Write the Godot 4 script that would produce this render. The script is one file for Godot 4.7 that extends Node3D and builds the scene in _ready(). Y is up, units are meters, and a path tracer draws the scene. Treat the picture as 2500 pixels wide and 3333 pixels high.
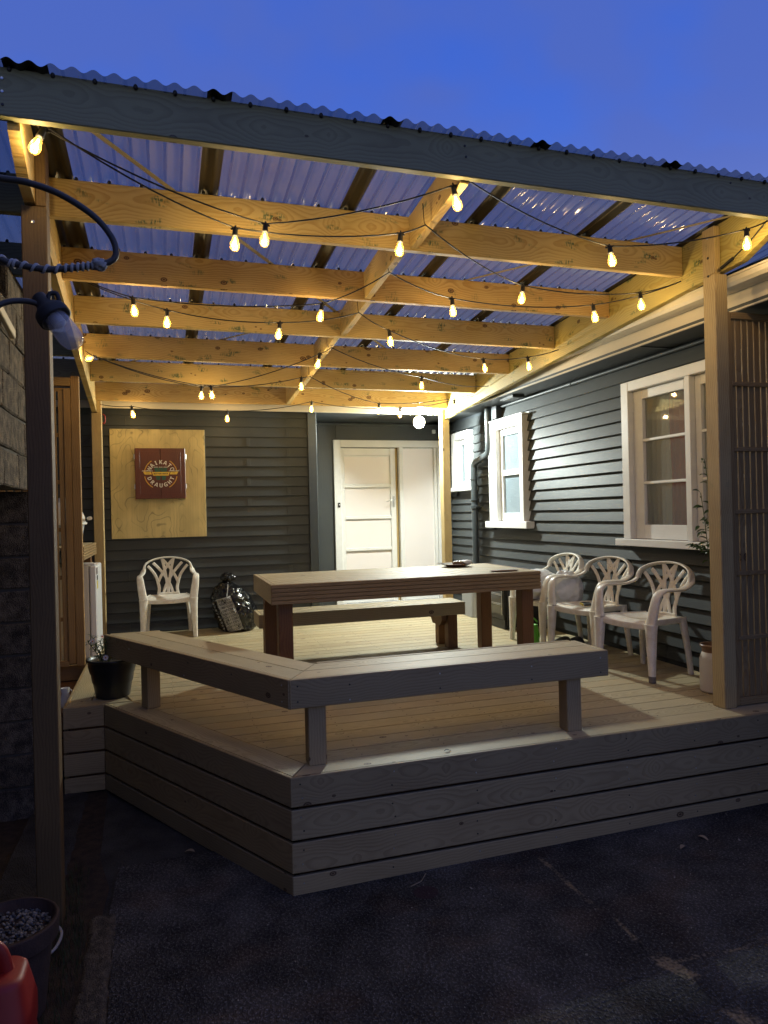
extends Node3D

# ---------------------------------------------------------------- mesh builder
class MB:
	var v := PackedVector3Array()
	var n := PackedVector3Array()
	var uv := PackedVector2Array()
	var c := PackedColorArray()
	var col := Color(1, 1, 1)
	var tl := 2.4
	var tv := 0.6
	var ou := 0.0
	var ov := 0.0

	func tri(a: Vector3, b: Vector3, d: Vector3, na: Vector3, nb: Vector3, nd: Vector3, ua := Vector2.ZERO, ub := Vector2.ZERO, ud := Vector2.ZERO) -> void:
		var g := (b - a).cross(d - a)
		if g.dot(na + nb + nd) > 0.0:
			v.append_array([a, d, b]); n.append_array([na, nd, nb]); uv.append_array([ua, ud, ub])
		else:
			v.append_array([a, b, d]); n.append_array([na, nb, nd]); uv.append_array([ua, ub, ud])
		c.append(col); c.append(col); c.append(col)

	func quad(a: Vector3, b: Vector3, d: Vector3, e: Vector3, nn: Vector3, ua := Vector2.ZERO, ub := Vector2.ZERO, ud := Vector2.ZERO, ue := Vector2.ZERO) -> void:
		tri(a, b, d, nn, nn, nn, ua, ub, ud)
		tri(a, d, e, nn, nn, nn, ua, ud, ue)

	func sq(a: Vector3, b: Vector3, d: Vector3, e: Vector3, na: Vector3, nb: Vector3, nd: Vector3, ne: Vector3, ua := Vector2.ZERO, ub := Vector2.ZERO, ud := Vector2.ZERO, ue := Vector2.ZERO) -> void:
		tri(a, b, d, na, nb, nd, ua, ub, ud)
		tri(a, d, e, na, nd, ne, ua, ud, ue)

	# box round x0..x1 etc. in its own frame, long side along x; ends may be skewed (k0z: shift of the x0 end per metre of z ...)
	func box(ctr: Vector3, size: Vector3, ch := 0.002, k0z := 0.0, k1z := 0.0, k0y := 0.0, k1y := 0.0, bas := Basis.IDENTITY) -> void:
		var h := [size.x * 0.5, size.y * 0.5, size.z * 0.5]
		ch = minf(ch, minf(minf(size.x, size.y), size.z) * 0.4)
		var place := func(p: Vector3) -> Vector3:
			if p.x < 0.0: p.x += k0z * p.z + k0y * p.y
			else: p.x += k1z * p.z + k1y * p.y
			return p
		var put := func(p: Vector3) -> Vector3: return ctr + bas * p
		var uvof := func(p: Vector3, ax: int) -> Vector2:
			if ax == 1: return Vector2(p.x / tl + ou, (p.z + h[2]) / tv + ov)
			if ax == 2: return Vector2(p.x / tl + ou, (p.y + h[1]) / tv + ov)
			return Vector2(p.z / tl + ou, (p.y + h[1]) / tv + ov)
		for ax in 3:
			var b1 := (ax + 1) % 3
			var b2 := (ax + 2) % 3
			for s in [-1.0, 1.0]:
				var ps := []
				for q in [[-1.0, -1.0], [1.0, -1.0], [1.0, 1.0], [-1.0, 1.0]]:
					var p := Vector3.ZERO
					p[ax] = s * h[ax]; p[b1] = q[0] * (h[b1] - ch); p[b2] = q[1] * (h[b2] - ch)
					ps.append(place.call(p))
				var nn: Vector3 = (ps[1] - ps[0]).cross(ps[3] - ps[0]).normalized()
				if nn[ax] * s < 0.0: nn = -nn
				var un := []
				for p in ps: un.append(uvof.call(p, ax))
				nn = (bas * nn).normalized()
				quad(put.call(ps[0]), put.call(ps[1]), put.call(ps[2]), put.call(ps[3]), nn, un[0], un[1], un[2], un[3])
		if ch <= 0.0: return
		for ax in 3:
			var a1 := (ax + 1) % 3
			var a2 := (ax + 2) % 3
			for s1 in [-1.0, 1.0]:
				for s2 in [-1.0, 1.0]:
					var ps := []
					for q in [[0, -1.0], [0, 1.0], [1, 1.0], [1, -1.0]]:
						var p := Vector3.ZERO
						p[ax] = q[1] * (h[ax] - ch)
						p[a1] = s1 * (h[a1] if q[0] == 0 else h[a1] - ch)
						p[a2] = s2 * (h[a2] - ch if q[0] == 0 else h[a2])
						ps.append(place.call(p))
					var nn := Vector3.ZERO
					nn[a1] = s1; nn[a2] = s2
					nn = (bas * nn).normalized()
					var m: int = a1 if a1 != 0 else a2
					quad(put.call(ps[0]), put.call(ps[1]), put.call(ps[2]), put.call(ps[3]), nn, uvof.call(ps[0], m), uvof.call(ps[1], m), uvof.call(ps[2], m), uvof.call(ps[3], m))
		for sx in [-1.0, 1.0]:
			for sy in [-1.0, 1.0]:
				for sz in [-1.0, 1.0]:
					var a: Vector3 = place.call(Vector3(sx * h[0], sy * (h[1] - ch), sz * (h[2] - ch)))
					var b: Vector3 = place.call(Vector3(sx * (h[0] - ch), sy * h[1], sz * (h[2] - ch)))
					var d: Vector3 = place.call(Vector3(sx * (h[0] - ch), sy * (h[1] - ch), sz * h[2]))
					var nn := (bas * Vector3(sx, sy, sz)).normalized()
					tri(put.call(a), put.call(b), put.call(d), nn, nn, nn, uvof.call(a, 1), uvof.call(b, 1), uvof.call(d, 1))

	# flat polygon (in the xy plane) made thick along z, then placed
	func prism(poly: PackedVector2Array, depth: float, xf := Transform3D.IDENTITY, ch := 0.0) -> void:
		if Geometry2D.is_polygon_clockwise(poly): poly.reverse()
		var idx := Geometry2D.triangulate_polygon(poly)
		var hz := depth * 0.5
		for s in [-1.0, 1.0]:
			var nn := (xf.basis * Vector3(0, 0, s)).normalized()
			for i in range(0, idx.size(), 3):
				var q := []
				for k in 3:
					var p := poly[idx[i + k]]
					q.append([xf * Vector3(p.x, p.y, s * hz), Vector2(p.x / tl + ou, p.y / tv + ov)])
				tri(q[0][0], q[1][0], q[2][0], nn, nn, nn, q[0][1], q[1][1], q[2][1])
		for i in poly.size():
			var a := poly[i]
			var b := poly[(i + 1) % poly.size()]
			var e := (b - a).normalized()
			var nn := (xf.basis * Vector3(e.y, -e.x, 0)).normalized()
			quad(xf * Vector3(a.x, a.y, -hz), xf * Vector3(b.x, b.y, -hz), xf * Vector3(b.x, b.y, hz), xf * Vector3(a.x, a.y, hz), nn, Vector2(a.x / tl, 0), Vector2(b.x / tl, 0), Vector2(b.x / tl, depth / tv), Vector2(a.x / tl, depth / tv))

	# surface of revolution round y; prof: [radius, height] pairs
	func lathe(prof: Array, seg := 24, xf := Transform3D.IDENTITY, smooth := true) -> void:
		var m := prof.size()
		var nor := []
		for i in m:
			var a: Vector2 = Vector2(prof[maxi(i - 1, 0)][0], prof[maxi(i - 1, 0)][1])
			var b: Vector2 = Vector2(prof[mini(i + 1, m - 1)][0], prof[mini(i + 1, m - 1)][1])
			var d := (b - a).normalized()
			nor.append(Vector2(d.y, -d.x))
		for i in m - 1:
			var n0: Vector2 = nor[i]
			var n1: Vector2 = nor[i + 1]
			if not smooth:
				var d := (Vector2(prof[i + 1][0], prof[i + 1][1]) - Vector2(prof[i][0], prof[i][1])).normalized()
				n0 = Vector2(d.y, -d.x); n1 = n0
			for k in seg:
				var t0 := TAU * k / seg
				var t1 := TAU * (k + 1) / seg
				var f := func(j: int, t: float) -> Vector3: return xf * Vector3(prof[j][0] * cos(t), prof[j][1], prof[j][0] * sin(t))
				var g := func(q: Vector2, t: float) -> Vector3: return (xf.basis * Vector3(q.x * cos(t), q.y, q.x * sin(t))).normalized()
				sq(f.call(i, t0), f.call(i, t1), f.call(i + 1, t1), f.call(i + 1, t0), g.call(n0, t0), g.call(n0, t1), g.call(n1, t1), g.call(n1, t0), Vector2(t0 / TAU, prof[i][1]), Vector2(t1 / TAU, prof[i][1]), Vector2(t1 / TAU, prof[i + 1][1]), Vector2(t0 / TAU, prof[i + 1][1]))

	# sweep of a rounded-rectangle section along points; w, t: arrays or numbers (half sizes along side and up); ups: one up vector or an array
	func sweep(pts: Array, w, t, up, seg := 8, pw := 2.6, closed := false) -> void:
		var m := pts.size()
		var rings := []
		var nors := []
		for i in m:
			var a: Vector3 = pts[maxi(i - 1, 0)]
			var b: Vector3 = pts[mini(i + 1, m - 1)]
			if closed:
				a = pts[(i - 1 + m) % m]; b = pts[(i + 1) % m]
			var d := (b - a).normalized()
			var u: Vector3 = up[i] if up is Array else up
			var s := d.cross(u).normalized()
			u = s.cross(d).normalized()
			var ww: float = w[i] if w is Array else w
			var tt: float = t[i] if t is Array else t
			var r := []
			var q := []
			for k in seg:
				var th := TAU * (k + 0.5) / seg
				var cx := cos(th)
				var sy := sin(th)
				var x := signf(cx) * pow(absf(cx), 2.0 / pw)
				var y := signf(sy) * pow(absf(sy), 2.0 / pw)
				r.append(pts[i] + s * x * ww + u * y * tt)
				q.append((s * signf(cx) * pow(absf(cx), 2.0 - 2.0 / pw) / maxf(ww, 1e-4) + u * signf(sy) * pow(absf(sy), 2.0 - 2.0 / pw) / maxf(tt, 1e-4)).normalized())
			rings.append(r); nors.append(q)
		var last := m if closed else m - 1
		for i in last:
			var j := (i + 1) % m
			for k in seg:
				var k2 := (k + 1) % seg
				sq(rings[i][k], rings[i][k2], rings[j][k2], rings[j][k], nors[i][k], nors[i][k2], nors[j][k2], nors[j][k], Vector2(float(i) / m, float(k) / seg), Vector2(float(i) / m, float(k + 1) / seg), Vector2(float(i + 1) / m, float(k + 1) / seg), Vector2(float(i + 1) / m, float(k) / seg))
		if not closed:
			for e in [0, m - 1]:
				var d: Vector3 = (pts[1] - pts[0] if e == 0 else pts[m - 1] - pts[m - 2]).normalized() * (-1.0 if e == 0 else 1.0)
				for k in range(1, seg - 1):
					tri(rings[e][0], rings[e][k], rings[e][k + 1], d, d, d)

	# grid surface from a function of (i, j) -> Vector3, smooth normals
	func grid(nu: int, nv: int, f: Callable, outward: Vector3 = Vector3.UP, from_center = null) -> void:
		var p := []
		for i in nu + 1:
			var row := []
			for j in nv + 1: row.append(f.call(float(i) / nu, float(j) / nv))
			p.append(row)
		var nn := []
		for i in nu + 1:
			var row := []
			for j in nv + 1:
				var a: Vector3 = p[mini(i + 1, nu)][j] - p[maxi(i - 1, 0)][j]
				var b: Vector3 = p[i][mini(j + 1, nv)] - p[i][maxi(j - 1, 0)]
				var q := a.cross(b).normalized()
				var o: Vector3 = outward if from_center == null else p[i][j] - (from_center as Vector3)
				if q.dot(o) < 0.0: q = -q
				row.append(q)
			nn.append(row)
		for i in nu:
			for j in nv:
				sq(p[i][j], p[i + 1][j], p[i + 1][j + 1], p[i][j + 1], nn[i][j], nn[i + 1][j], nn[i + 1][j + 1], nn[i][j + 1],
					Vector2(float(i) / nu, float(j) / nv), Vector2(float(i + 1) / nu, float(j) / nv), Vector2(float(i + 1) / nu, float(j + 1) / nv), Vector2(float(i) / nu, float(j + 1) / nv))

	func mesh() -> ArrayMesh:
		var a := []
		a.resize(Mesh.ARRAY_MAX)
		a[Mesh.ARRAY_VERTEX] = v
		a[Mesh.ARRAY_NORMAL] = n
		a[Mesh.ARRAY_TEX_UV] = uv
		a[Mesh.ARRAY_COLOR] = c
		var am := ArrayMesh.new()
		am.add_surface_from_arrays(Mesh.PRIMITIVE_TRIANGLES, a)
		return am


# ---------------------------------------------------------------- helpers
var rng := RandomNumberGenerator.new()
var used := {}
var M := {}

func numbered(s: String) -> String:
	if not used.has(s):
		used[s] = 0
		return s
	used[s] += 1
	return "%s_%03d" % [s, used[s]]

func lin(r: float, g: float, b: float, a := 1.0) -> Color:
	var q := Color(r, g, b).linear_to_srgb()
	q.a = a
	return q

func thing(called: String, label: String, category: String, at := Vector3.ZERO, group := "") -> Node3D:
	var o := Node3D.new()
	o.name = numbered(called)
	add_child(o, true)
	o.position = at
	tag(o, label, category, group)
	return o

func tag(o: Node, label: String, category: String, group := "") -> void:
	o.set_meta("label", label)
	o.set_meta("category", category)
	if group != "": o.set_meta("group", group)

func part(parent: Node, called: String, mesh: Mesh, mat: Material, xf := Transform3D.IDENTITY) -> MeshInstance3D:
	var o := MeshInstance3D.new()
	o.mesh = mesh
	o.material_override = mat
	if parent == self:
		o.name = numbered(called)
	else:
		var s := called
		var k := 0
		while parent.has_node(NodePath(s)):
			k += 1
			s = "%s_%03d" % [called, k]
		o.name = s
	parent.add_child(o, true)
	o.global_transform = xf
	return o

# a board from p0 to p1: h is its size along up, t the other
func plank(parent: Node, called: String, mat: Material, p0: Vector3, p1: Vector3, h: float, t: float, up := Vector3.UP, ch := 0.003, k0z := 0.0, k1z := 0.0, k0y := 0.0, k1y := 0.0, tone := 0.12) -> MeshInstance3D:
	var x := (p1 - p0).normalized()
	var z := x.cross(up).normalized()
	var y := z.cross(x)
	var b := MB.new()
	var s := 1.0 + rng.randf_range(-tone, tone)
	var w := rng.randf_range(-0.4, 0.4) * tone
	b.col = Color(s * (1.0 + w), s, s * (1.0 - w))
	b.ou = rng.randf()
	b.ov = rng.randf() * maxf(0.0, 1.0 - (maxf(h, t) + 0.004) / b.tv)
	b.box(Vector3.ZERO, Vector3((p1 - p0).length(), h, t), ch, k0z, k1z, k0y, k1y)
	return part(parent, called, b.mesh(), mat, Transform3D(Basis(x, y, z), (p0 + p1) * 0.5))

# axis-aligned box between two corners
func block(parent: Node, called: String, mat: Material, a: Vector3, b: Vector3, ch := 0.003, tone := 0.0) -> MeshInstance3D:
	var s := (b - a).abs()
	var mb := MB.new()
	var t := 1.0 + rng.randf_range(-tone, tone)
	mb.col = Color(t, t, t)
	mb.ou = rng.randf(); mb.ov = rng.randf()
	var bas := Basis.IDENTITY
	if s.y > s.x and s.y >= s.z:
		bas = Basis(Vector3.UP, Vector3.LEFT, Vector3.BACK)
		s = Vector3(s.y, s.x, s.z)
	elif s.z > s.x:
		bas = Basis(Vector3.BACK, Vector3.UP, Vector3.LEFT)
		s = Vector3(s.z, s.y, s.x)
	mb.box(Vector3.ZERO, s, ch, 0, 0, 0, 0, bas)
	return part(parent, called, mb.mesh(), mat, Transform3D(Basis.IDENTITY, (a + b) * 0.5))

func smooth_path(pts: Array, per := 6) -> Array:
	var out := []
	for i in pts.size() - 1:
		var a: Vector3 = pts[maxi(i - 1, 0)]
		var b: Vector3 = pts[i]
		var c: Vector3 = pts[i + 1]
		var d: Vector3 = pts[mini(i + 2, pts.size() - 1)]
		for k in per: out.append(b.cubic_interpolate(c, a, d, float(k) / per))
	out.append(pts[-1])
	return out

func tube(parent: Node, called: String, mat: Material, pts: Array, r: float, seg := 8) -> MeshInstance3D:
	var b := MB.new()
	b.sweep(pts, r, r, Vector3(0.13, 0.92, 0.37).normalized(), seg, 2.0)
	return part(parent, called, b.mesh(), mat)

func hinge_text(s: String, size: float) -> Array:
	var f := SystemFont.new()
	f.font_names = PackedStringArray(["Droid Sans"])
	f.font_weight = 700
	var t := TextMesh.new()
	t.font = f
	t.text = s
	t.font_size = 64
	t.pixel_size = size / 64.0
	t.depth = 0.0
	t.curve_step = 2.0
	var arr := t.get_mesh_arrays()
	return arr

# letters laid on a surface: place takes a flat point (x right, y up) to [position, normal]
func letters(b: MB, s: String, size: float, place: Callable) -> void:
	var arr := hinge_text(s, size)
	var vs: PackedVector3Array = arr[Mesh.ARRAY_VERTEX]
	var ix = arr[Mesh.ARRAY_INDEX]
	var ns: PackedVector3Array = arr[Mesh.ARRAY_NORMAL]
	var order := []
	if ix != null and ix.size() > 0:
		for i in ix: order.append(i)
	else:
		for i in vs.size(): order.append(i)
	for i in range(0, order.size() - 2, 3):
		if ns[order[i]].z < 0.5: continue
		var a = place.call(Vector2(vs[order[i]].x, vs[order[i]].y))
		var d = place.call(Vector2(vs[order[i + 1]].x, vs[order[i + 1]].y))
		var e = place.call(Vector2(vs[order[i + 2]].x, vs[order[i + 2]].y))
		b.tri(a[0], d[0], e[0], a[1], d[1], e[1])

# ---------------------------------------------------------------- textures
func noise(seed_: int, freq: float, oct := 3, kind := FastNoiseLite.TYPE_SIMPLEX_SMOOTH) -> FastNoiseLite:
	var f := FastNoiseLite.new()
	f.seed = seed_
	f.noise_type = kind
	f.frequency = freq
	f.fractal_octaves = oct
	return f

func to_tex(img: Image) -> ImageTexture:
	img.generate_mipmaps()
	return ImageTexture.create_from_image(img)

# sawn pine, 2.4 m along u and 0.6 m across v; it repeats along u
func wood(seed_: int, early: Color, late: Color, n_knots: int, green: float, figure := 1.0) -> Array:
	var w := 1024
	var h := 512
	var n1 := noise(seed_, 1.1, 2)
	var n2 := noise(seed_ + 1, 9.0, 2)
	var n3 := noise(seed_ + 2, 1.0, 2)
	var n4 := noise(seed_ + 3, 1.0, 3)
	var r := RandomNumberGenerator.new()
	r.seed = seed_ * 77 + 5
	var knots := []
	for k in n_knots: knots.append([r.randf() * 2.4, 0.03 + r.randf() * 0.54, 0.005 + r.randf() * r.randf() * 0.019])
	var buf := PackedByteArray()
	buf.resize(w * h * 3)
	var hgt := PackedByteArray()
	hgt.resize(w * h)
	var cs := PackedFloat32Array()
	var sn := PackedFloat32Array()
	for x in w:
		cs.append(cos(TAU * x / w) * 0.382)
		sn.append(sin(TAU * x / w) * 0.382)
	var at := 0
	for y in h:
		var v := 0.6 * y / h
		for x in w:
			var u := 2.4 * x / w
			var cu := cs[x]
			var su := sn[x]
			var wob := n1.get_noise_3d(cu * 1.3, su * 1.3, v * 1.5)
			var heart := 0.15 if v < 0.3 else 0.45
			var off := v - heart - 0.045 * n1.get_noise_3d(cu * 0.9 + 4.0, su * 0.9, heart * 9.0)
			var lift := figure * (0.030 + 0.075 * absf(n1.get_noise_3d(cu * 1.6 + 9.0, su * 1.6, heart * 7.0))) + 0.012 * wob
			var d := sqrt(off * off + lift * lift) + 0.004 * n2.get_noise_3d(cu, su, v * 1.6)
			var dark := 0.0
			for k in knots:
				var dx: float = absf(u - k[0])
				if dx > 1.2: dx = 2.4 - dx
				var dy: float = v - k[1]
				var rr: float = k[2]
				if dx < rr * 9.0 and absf(dy) < rr * 7.0:
					d += signf(dy) * rr * 1.1 * exp(-dx * dx / (8.0 * rr * rr) - absf(dy) / (1.7 * rr))
					var q := sqrt(dx * dx / 2.2 + dy * dy) / rr
					if q < 1.25:
						dark = maxf(dark, clampf((1.25 - q) * 3.0, 0.0, 1.0) * (0.6 + 0.4 * sin(q * 9.0)))
			var fr := d * 78.0
			fr -= floorf(fr)
			var lt := smoothstep(0.25, 0.9, fr) * (1.0 - smoothstep(0.92, 1.0, fr))
			lt *= 0.75 + 0.25 * wob
			var fib := n3.get_noise_3d(cu * 14.0, su * 14.0, v * 420.0)
			var blot := n4.get_noise_3d(cu * 2.2, su * 2.2, v * 5.0)
			var t := clampf(lt * 0.62 + fib * 0.20 + blot * 0.30 + 0.06, 0.0, 1.0)
			var R := lerpf(early.r, late.r, t)
			var G := lerpf(early.g, late.g, t)
			var B := lerpf(early.b, late.b, t)
			if green > 0.0:
				var g := clampf((n4.get_noise_3d(cu * 4.0 + 7.0, su * 4.0, v * 9.0) - 0.30) * 3.4, 0.0, 1.0) * green
				var hatch := n2.get_noise_3d(cu * 9.0, su * 9.0, v * 3.0 + 4.0) + 0.5 * n3.get_noise_3d(cu * 6.0 + 3.0, su * 6.0, v * 60.0)
				g *= clampf(0.35 + hatch * 2.0, 0.0, 1.0)
				R = lerpf(R, R * 0.42, g); G = lerpf(G, G * 0.58, g); B = lerpf(B, B * 0.62, g)
			if dark > 0.0:
				R = lerpf(R, late.r * 0.42, dark); G = lerpf(G, late.g * 0.30, dark); B = lerpf(B, late.b * 0.26, dark)
			buf[at * 3] = int(clampf(R, 0, 1) * 255.0); buf[at * 3 + 1] = int(clampf(G, 0, 1) * 255.0); buf[at * 3 + 2] = int(clampf(B, 0, 1) * 255.0)
			hgt[at] = int(clampf(0.55 - 0.25 * lt + fib * 0.35, 0, 1) * 255.0)
			at += 1
	var img := Image.create_from_data(w, h, false, Image.FORMAT_RGB8, buf)
	var hi := Image.create_from_data(w, h, false, Image.FORMAT_L8, hgt)
	hi.convert(Image.FORMAT_RGBA8)
	hi.bump_map_to_normal_map(0.8)
	return [to_tex(img), to_tex(hi)]

# mottled surface: colour between two tones and a relief, for paint, plaster, plastic, concrete
func mottle(seed_: int, size: int, a: Color, b: Color, f_big: float, f_fine: float, fine: float, bump: float, stretch := 1.0) -> Array:
	var n1 := noise(seed_, 1.0, 4)
	var n2 := noise(seed_ + 1, 1.0, 2)
	var buf := PackedByteArray()
	buf.resize(size * size * 3)
	var hgt := PackedByteArray()
	hgt.resize(size * size)
	var at := 0
	for y in size:
		var tv := TAU * y / size
		var cy := cos(tv)
		var sy := sin(tv)
		for x in size:
			var u := float(x) / size
			var big := n1.get_noise_3d(u * f_big * 2.0, cy * f_big * 0.3, sy * f_big * 0.3)
			var fn := n2.get_noise_3d(u * f_fine / stretch, cy * f_fine * 0.16, sy * f_fine * 0.16)
			var t := clampf(0.5 + big * 0.7 + fn * fine, 0.0, 1.0)
			buf[at * 3] = int(lerpf(a.r, b.r, t) * 255.0); buf[at * 3 + 1] = int(lerpf(a.g, b.g, t) * 255.0); buf[at * 3 + 2] = int(lerpf(a.b, b.b, t) * 255.0)
			hgt[at] = int(clampf(0.5 + fn * 0.45 + big * 0.2, 0, 1) * 255.0)
			at += 1
	var img := Image.create_from_data(size, size, false, Image.FORMAT_RGB8, buf)
	var hi := Image.create_from_data(size, size, false, Image.FORMAT_L8, hgt)
	hi.convert(Image.FORMAT_RGBA8)
	hi.bump_map_to_normal_map(bump)
	return [to_tex(img), to_tex(hi)]

func near_seg(p: Vector2, a: Vector2, b: Vector2) -> float:
	return p.distance_to(Geometry2D.get_closest_point_to_segment(p, a, b))

# the asphalt in front of the deck: x -1.4..3.4, z -0.6..3.2, with its joint, dirt lines, oil stains
func asphalt_near() -> Array:
	var w := 1536
	var h := 1216
	var n1 := noise(31, 1.3, 4)
	var n2 := noise(32, 55.0, 2)
	var n3 := noise(33, 5.0, 3)
	var n4 := noise(34, 150.0, 1)
	var buf := PackedByteArray()
	buf.resize(w * h * 3)
	var hgt := PackedByteArray()
	hgt.resize(w * h)
	var joint := [Vector2(1.235, -0.1), Vector2(1.243, 0.22), Vector2(1.24, 0.5), Vector2(1.268, 0.63), Vector2(1.253, 0.86), Vector2(1.273, 1.0), Vector2(1.31, 1.11), Vector2(1.293, 1.23), Vector2(1.33, 1.4), Vector2(1.36, 2.2), Vector2(1.38, 3.3)]
	var branch := [Vector2(1.273, 1.0), Vector2(1.41, 1.006), Vector2(1.53, 1.019), Vector2(1.647, 1.028), Vector2(1.72, 1.008), Vector2(1.9, 1.0)]
	var at := 0
	for y in h:
		for x in w:
			var p := Vector2(-1.4 + 4.8 * x / w, -0.6 + 3.8 * y / h)
			var big := n1.get_noise_2dv(p)
			var mid := n3.get_noise_2dv(p)
			var grit := n2.get_noise_2dv(p)
			var fine := n4.get_noise_2dv(p)
			var val := 0.275 + big * 0.10 + mid * 0.05 + grit * 0.07 + fine * 0.05
			if fine > 0.45 and grit > 0.05: val += 0.16
			var R := val
			var G := val * 0.985
			var B := val * 0.97
			var wob := mid * 0.03
			var dj := 9.0
			for i in joint.size() - 1: dj = minf(dj, near_seg(p, joint[i], joint[i + 1]))
			var wj := 0.008 + 0.016 * clampf(n3.get_noise_2d(p.x * 0.6 + 9.0, p.y * 0.8) + 0.3, 0.0, 1.0) + (0.022 if p.y > 0.93 else 0.0) * clampf(1.4 - absf(p.y - 1.15) * 2.0, 0.0, 1.0)
			var dirt := clampf(1.0 - (dj + absf(wob) * 0.5 - wj) / 0.008, 0.0, 1.0) * clampf(0.45 + mid * 1.6, 0.0, 1.0)
			if p.x > 1.2:
				var db := 9.0
				for i in branch.size() - 1: db = minf(db, near_seg(p, branch[i], branch[i + 1]))
				dirt = maxf(dirt, clampf(1.0 - (db + wob * 0.4 - 0.010 * clampf(2.1 - p.x, 0.2, 1.0)) / 0.006, 0.0, 1.0) * clampf(0.75 + mid, 0.0, 1.0) * clampf((1.86 - p.x) * 5.0, 0.0, 1.0))
			dirt *= clampf(0.62 + mid * 1.0 + grit * 1.2, 0.0, 1.0) * 0.8
			R = lerpf(R, 0.60 + grit * 0.08, dirt); G = lerpf(G, 0.53 + grit * 0.08, dirt); B = lerpf(B, 0.42 + grit * 0.07, dirt)
			# brown worn patches
			var brown := clampf((n1.get_noise_2d(p.x + 20.0, p.y * 1.4) - 0.15) * 2.0, 0.0, 0.6)
			R += brown * 0.035; B -= brown * 0.02
			# round reddish stain
			var sp := Vector2((p.x - 0.587), (p.y - 0.19)).length()
			var ring := clampf((0.062 - sp) / 0.008, 0.0, 1.0)
			R = lerpf(R, 0.27, ring * 0.7); G = lerpf(G, 0.20, ring * 0.7); B = lerpf(B, 0.22, ring * 0.7)
			buf[at * 3] = int(clampf(R, 0, 1) * 255.0); buf[at * 3 + 1] = int(clampf(G, 0, 1) * 255.0); buf[at * 3 + 2] = int(clampf(B, 0, 1) * 255.0)
			hgt[at] = int(clampf(0.5 + grit * 0.35 + fine * 0.3 + mid * 0.15, 0, 1) * 255.0)
			at += 1
	var img := Image.create_from_data(w, h, false, Image.FORMAT_RGB8, buf)
	var hi := Image.create_from_data(w, h, false, Image.FORMAT_L8, hgt)
	hi.convert(Image.FORMAT_RGBA8)
	hi.bump_map_to_normal_map(6.0)
	return [to_tex(img), to_tex(hi)]

# rotary-cut plywood face
func ply_tex() -> ImageTexture:
	var w := 512
	var h := 512
	var n1 := noise(51, 1.0, 2)
	var n2 := noise(52, 1.0, 2)
	var img := Image.create(w, h, false, Image.FORMAT_RGB8)
	for y in h:
		for x in w:
			var u := float(x) / w
			var v := float(y) / h
			var f := n1.get_noise_2d(u * 2.6, v * 1.6) * 3.4 + n1.get_noise_2d(u * 1.2 + 5.0, v * 7.0) * 0.6
			var q := absf(f - roundf(f))
			var line := exp(-q * q * 260.0) * clampf(n2.get_noise_2d(u * 2.0, v * 3.0) * 1.5 + 0.5, 0.0, 1.0)
			var stripe := n2.get_noise_2d(u * 60.0, v * 0.6) * 0.04 + n2.get_noise_2d(u * 5.0, v * 3.0) * 0.09
			var edge := clampf((v - 0.93) * 10.0, 0.0, 1.0) * clampf(n2.get_noise_2d(u * 9.0, v * 4.0) + 0.3, 0.0, 1.0) * 0.3
			var t := 1.0 + stripe - line * 0.26 - edge
			img.set_pixel(x, y, Color(0.78 * t, 0.70 * t, 0.48 * t))
	return to_tex(img)

func sky_tex() -> ImageTexture:
	var w := 1024
	var h := 512
	var n1 := noise(71, 1.5, 4)
	var n2 := noise(72, 3.2, 4)
	var img := Image.create(w, h, false, Image.FORMAT_RGBF)
	for y in h:
		var el := PI * 0.5 - PI * (y + 0.5) / h
		for x in w:
			var az := TAU * (x + 0.5) / w
			var d := Vector3(cos(el) * cos(az), sin(el), cos(el) * sin(az))
			var e := clampf(sin(el), 0.0, 1.0)
			# clear dusk: a pale glow all round the horizon, grey-blue veil overhead
			var pale := exp(-pow(e / 0.25, 2.2))
			var q := Vector3(d.x, 0.0, d.z) / (e + 0.35)
			var cl := n1.get_noise_2d(q.x * 1.3 + 3.0, q.z * 0.9) * 0.75 + n2.get_noise_2d(q.x * 1.5, q.z * 1.1 + 8.0) * 0.45
			var k := clampf(cl * 2.4 + 0.42, 0.0, 1.0)
			var low := exp(-e / 0.30)
			var R := lerpf(0.040, 0.112, low)
			var G := lerpf(0.105, 0.310, low)
			var B := lerpf(0.56, 1.02, low)
			R = lerpf(R, 0.078, k * 0.85); G = lerpf(G, 0.142, k * 0.85); B = lerpf(B, 0.52, k * 0.75)
			var veil := smoothstep(0.68, 0.95, e)
			R = lerpf(R, 0.27, veil * 0.85); G = lerpf(G, 0.30, veil * 0.85); B = lerpf(B, 0.45, veil * 0.85)
			R = lerpf(R, 0.55, pale); G = lerpf(G, 0.57, pale); B = lerpf(B, 0.62, pale)
			img.set_pixel(x, y, Color(R, G, B))
	return ImageTexture.create_from_image(img)

# ---------------------------------------------------------------- materials
func std(color: Color, rough := 0.6, tex: Array = [], nscale := 1.0, vcol := true) -> StandardMaterial3D:
	var m := StandardMaterial3D.new()
	m.albedo_color = color
	m.roughness = rough
	m.vertex_color_use_as_albedo = vcol
	if tex.size() > 0 and tex[0] != null: m.albedo_texture = tex[0]
	if tex.size() > 1:
		m.normal_enabled = true
		m.normal_texture = tex[1]
		m.normal_scale = nscale
	return m

func tri_map(m: StandardMaterial3D, scale: float) -> StandardMaterial3D:
	m.uv1_triplanar = true
	m.uv1_world_triplanar = true
	m.uv1_scale = Vector3.ONE * scale
	return m

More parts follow.
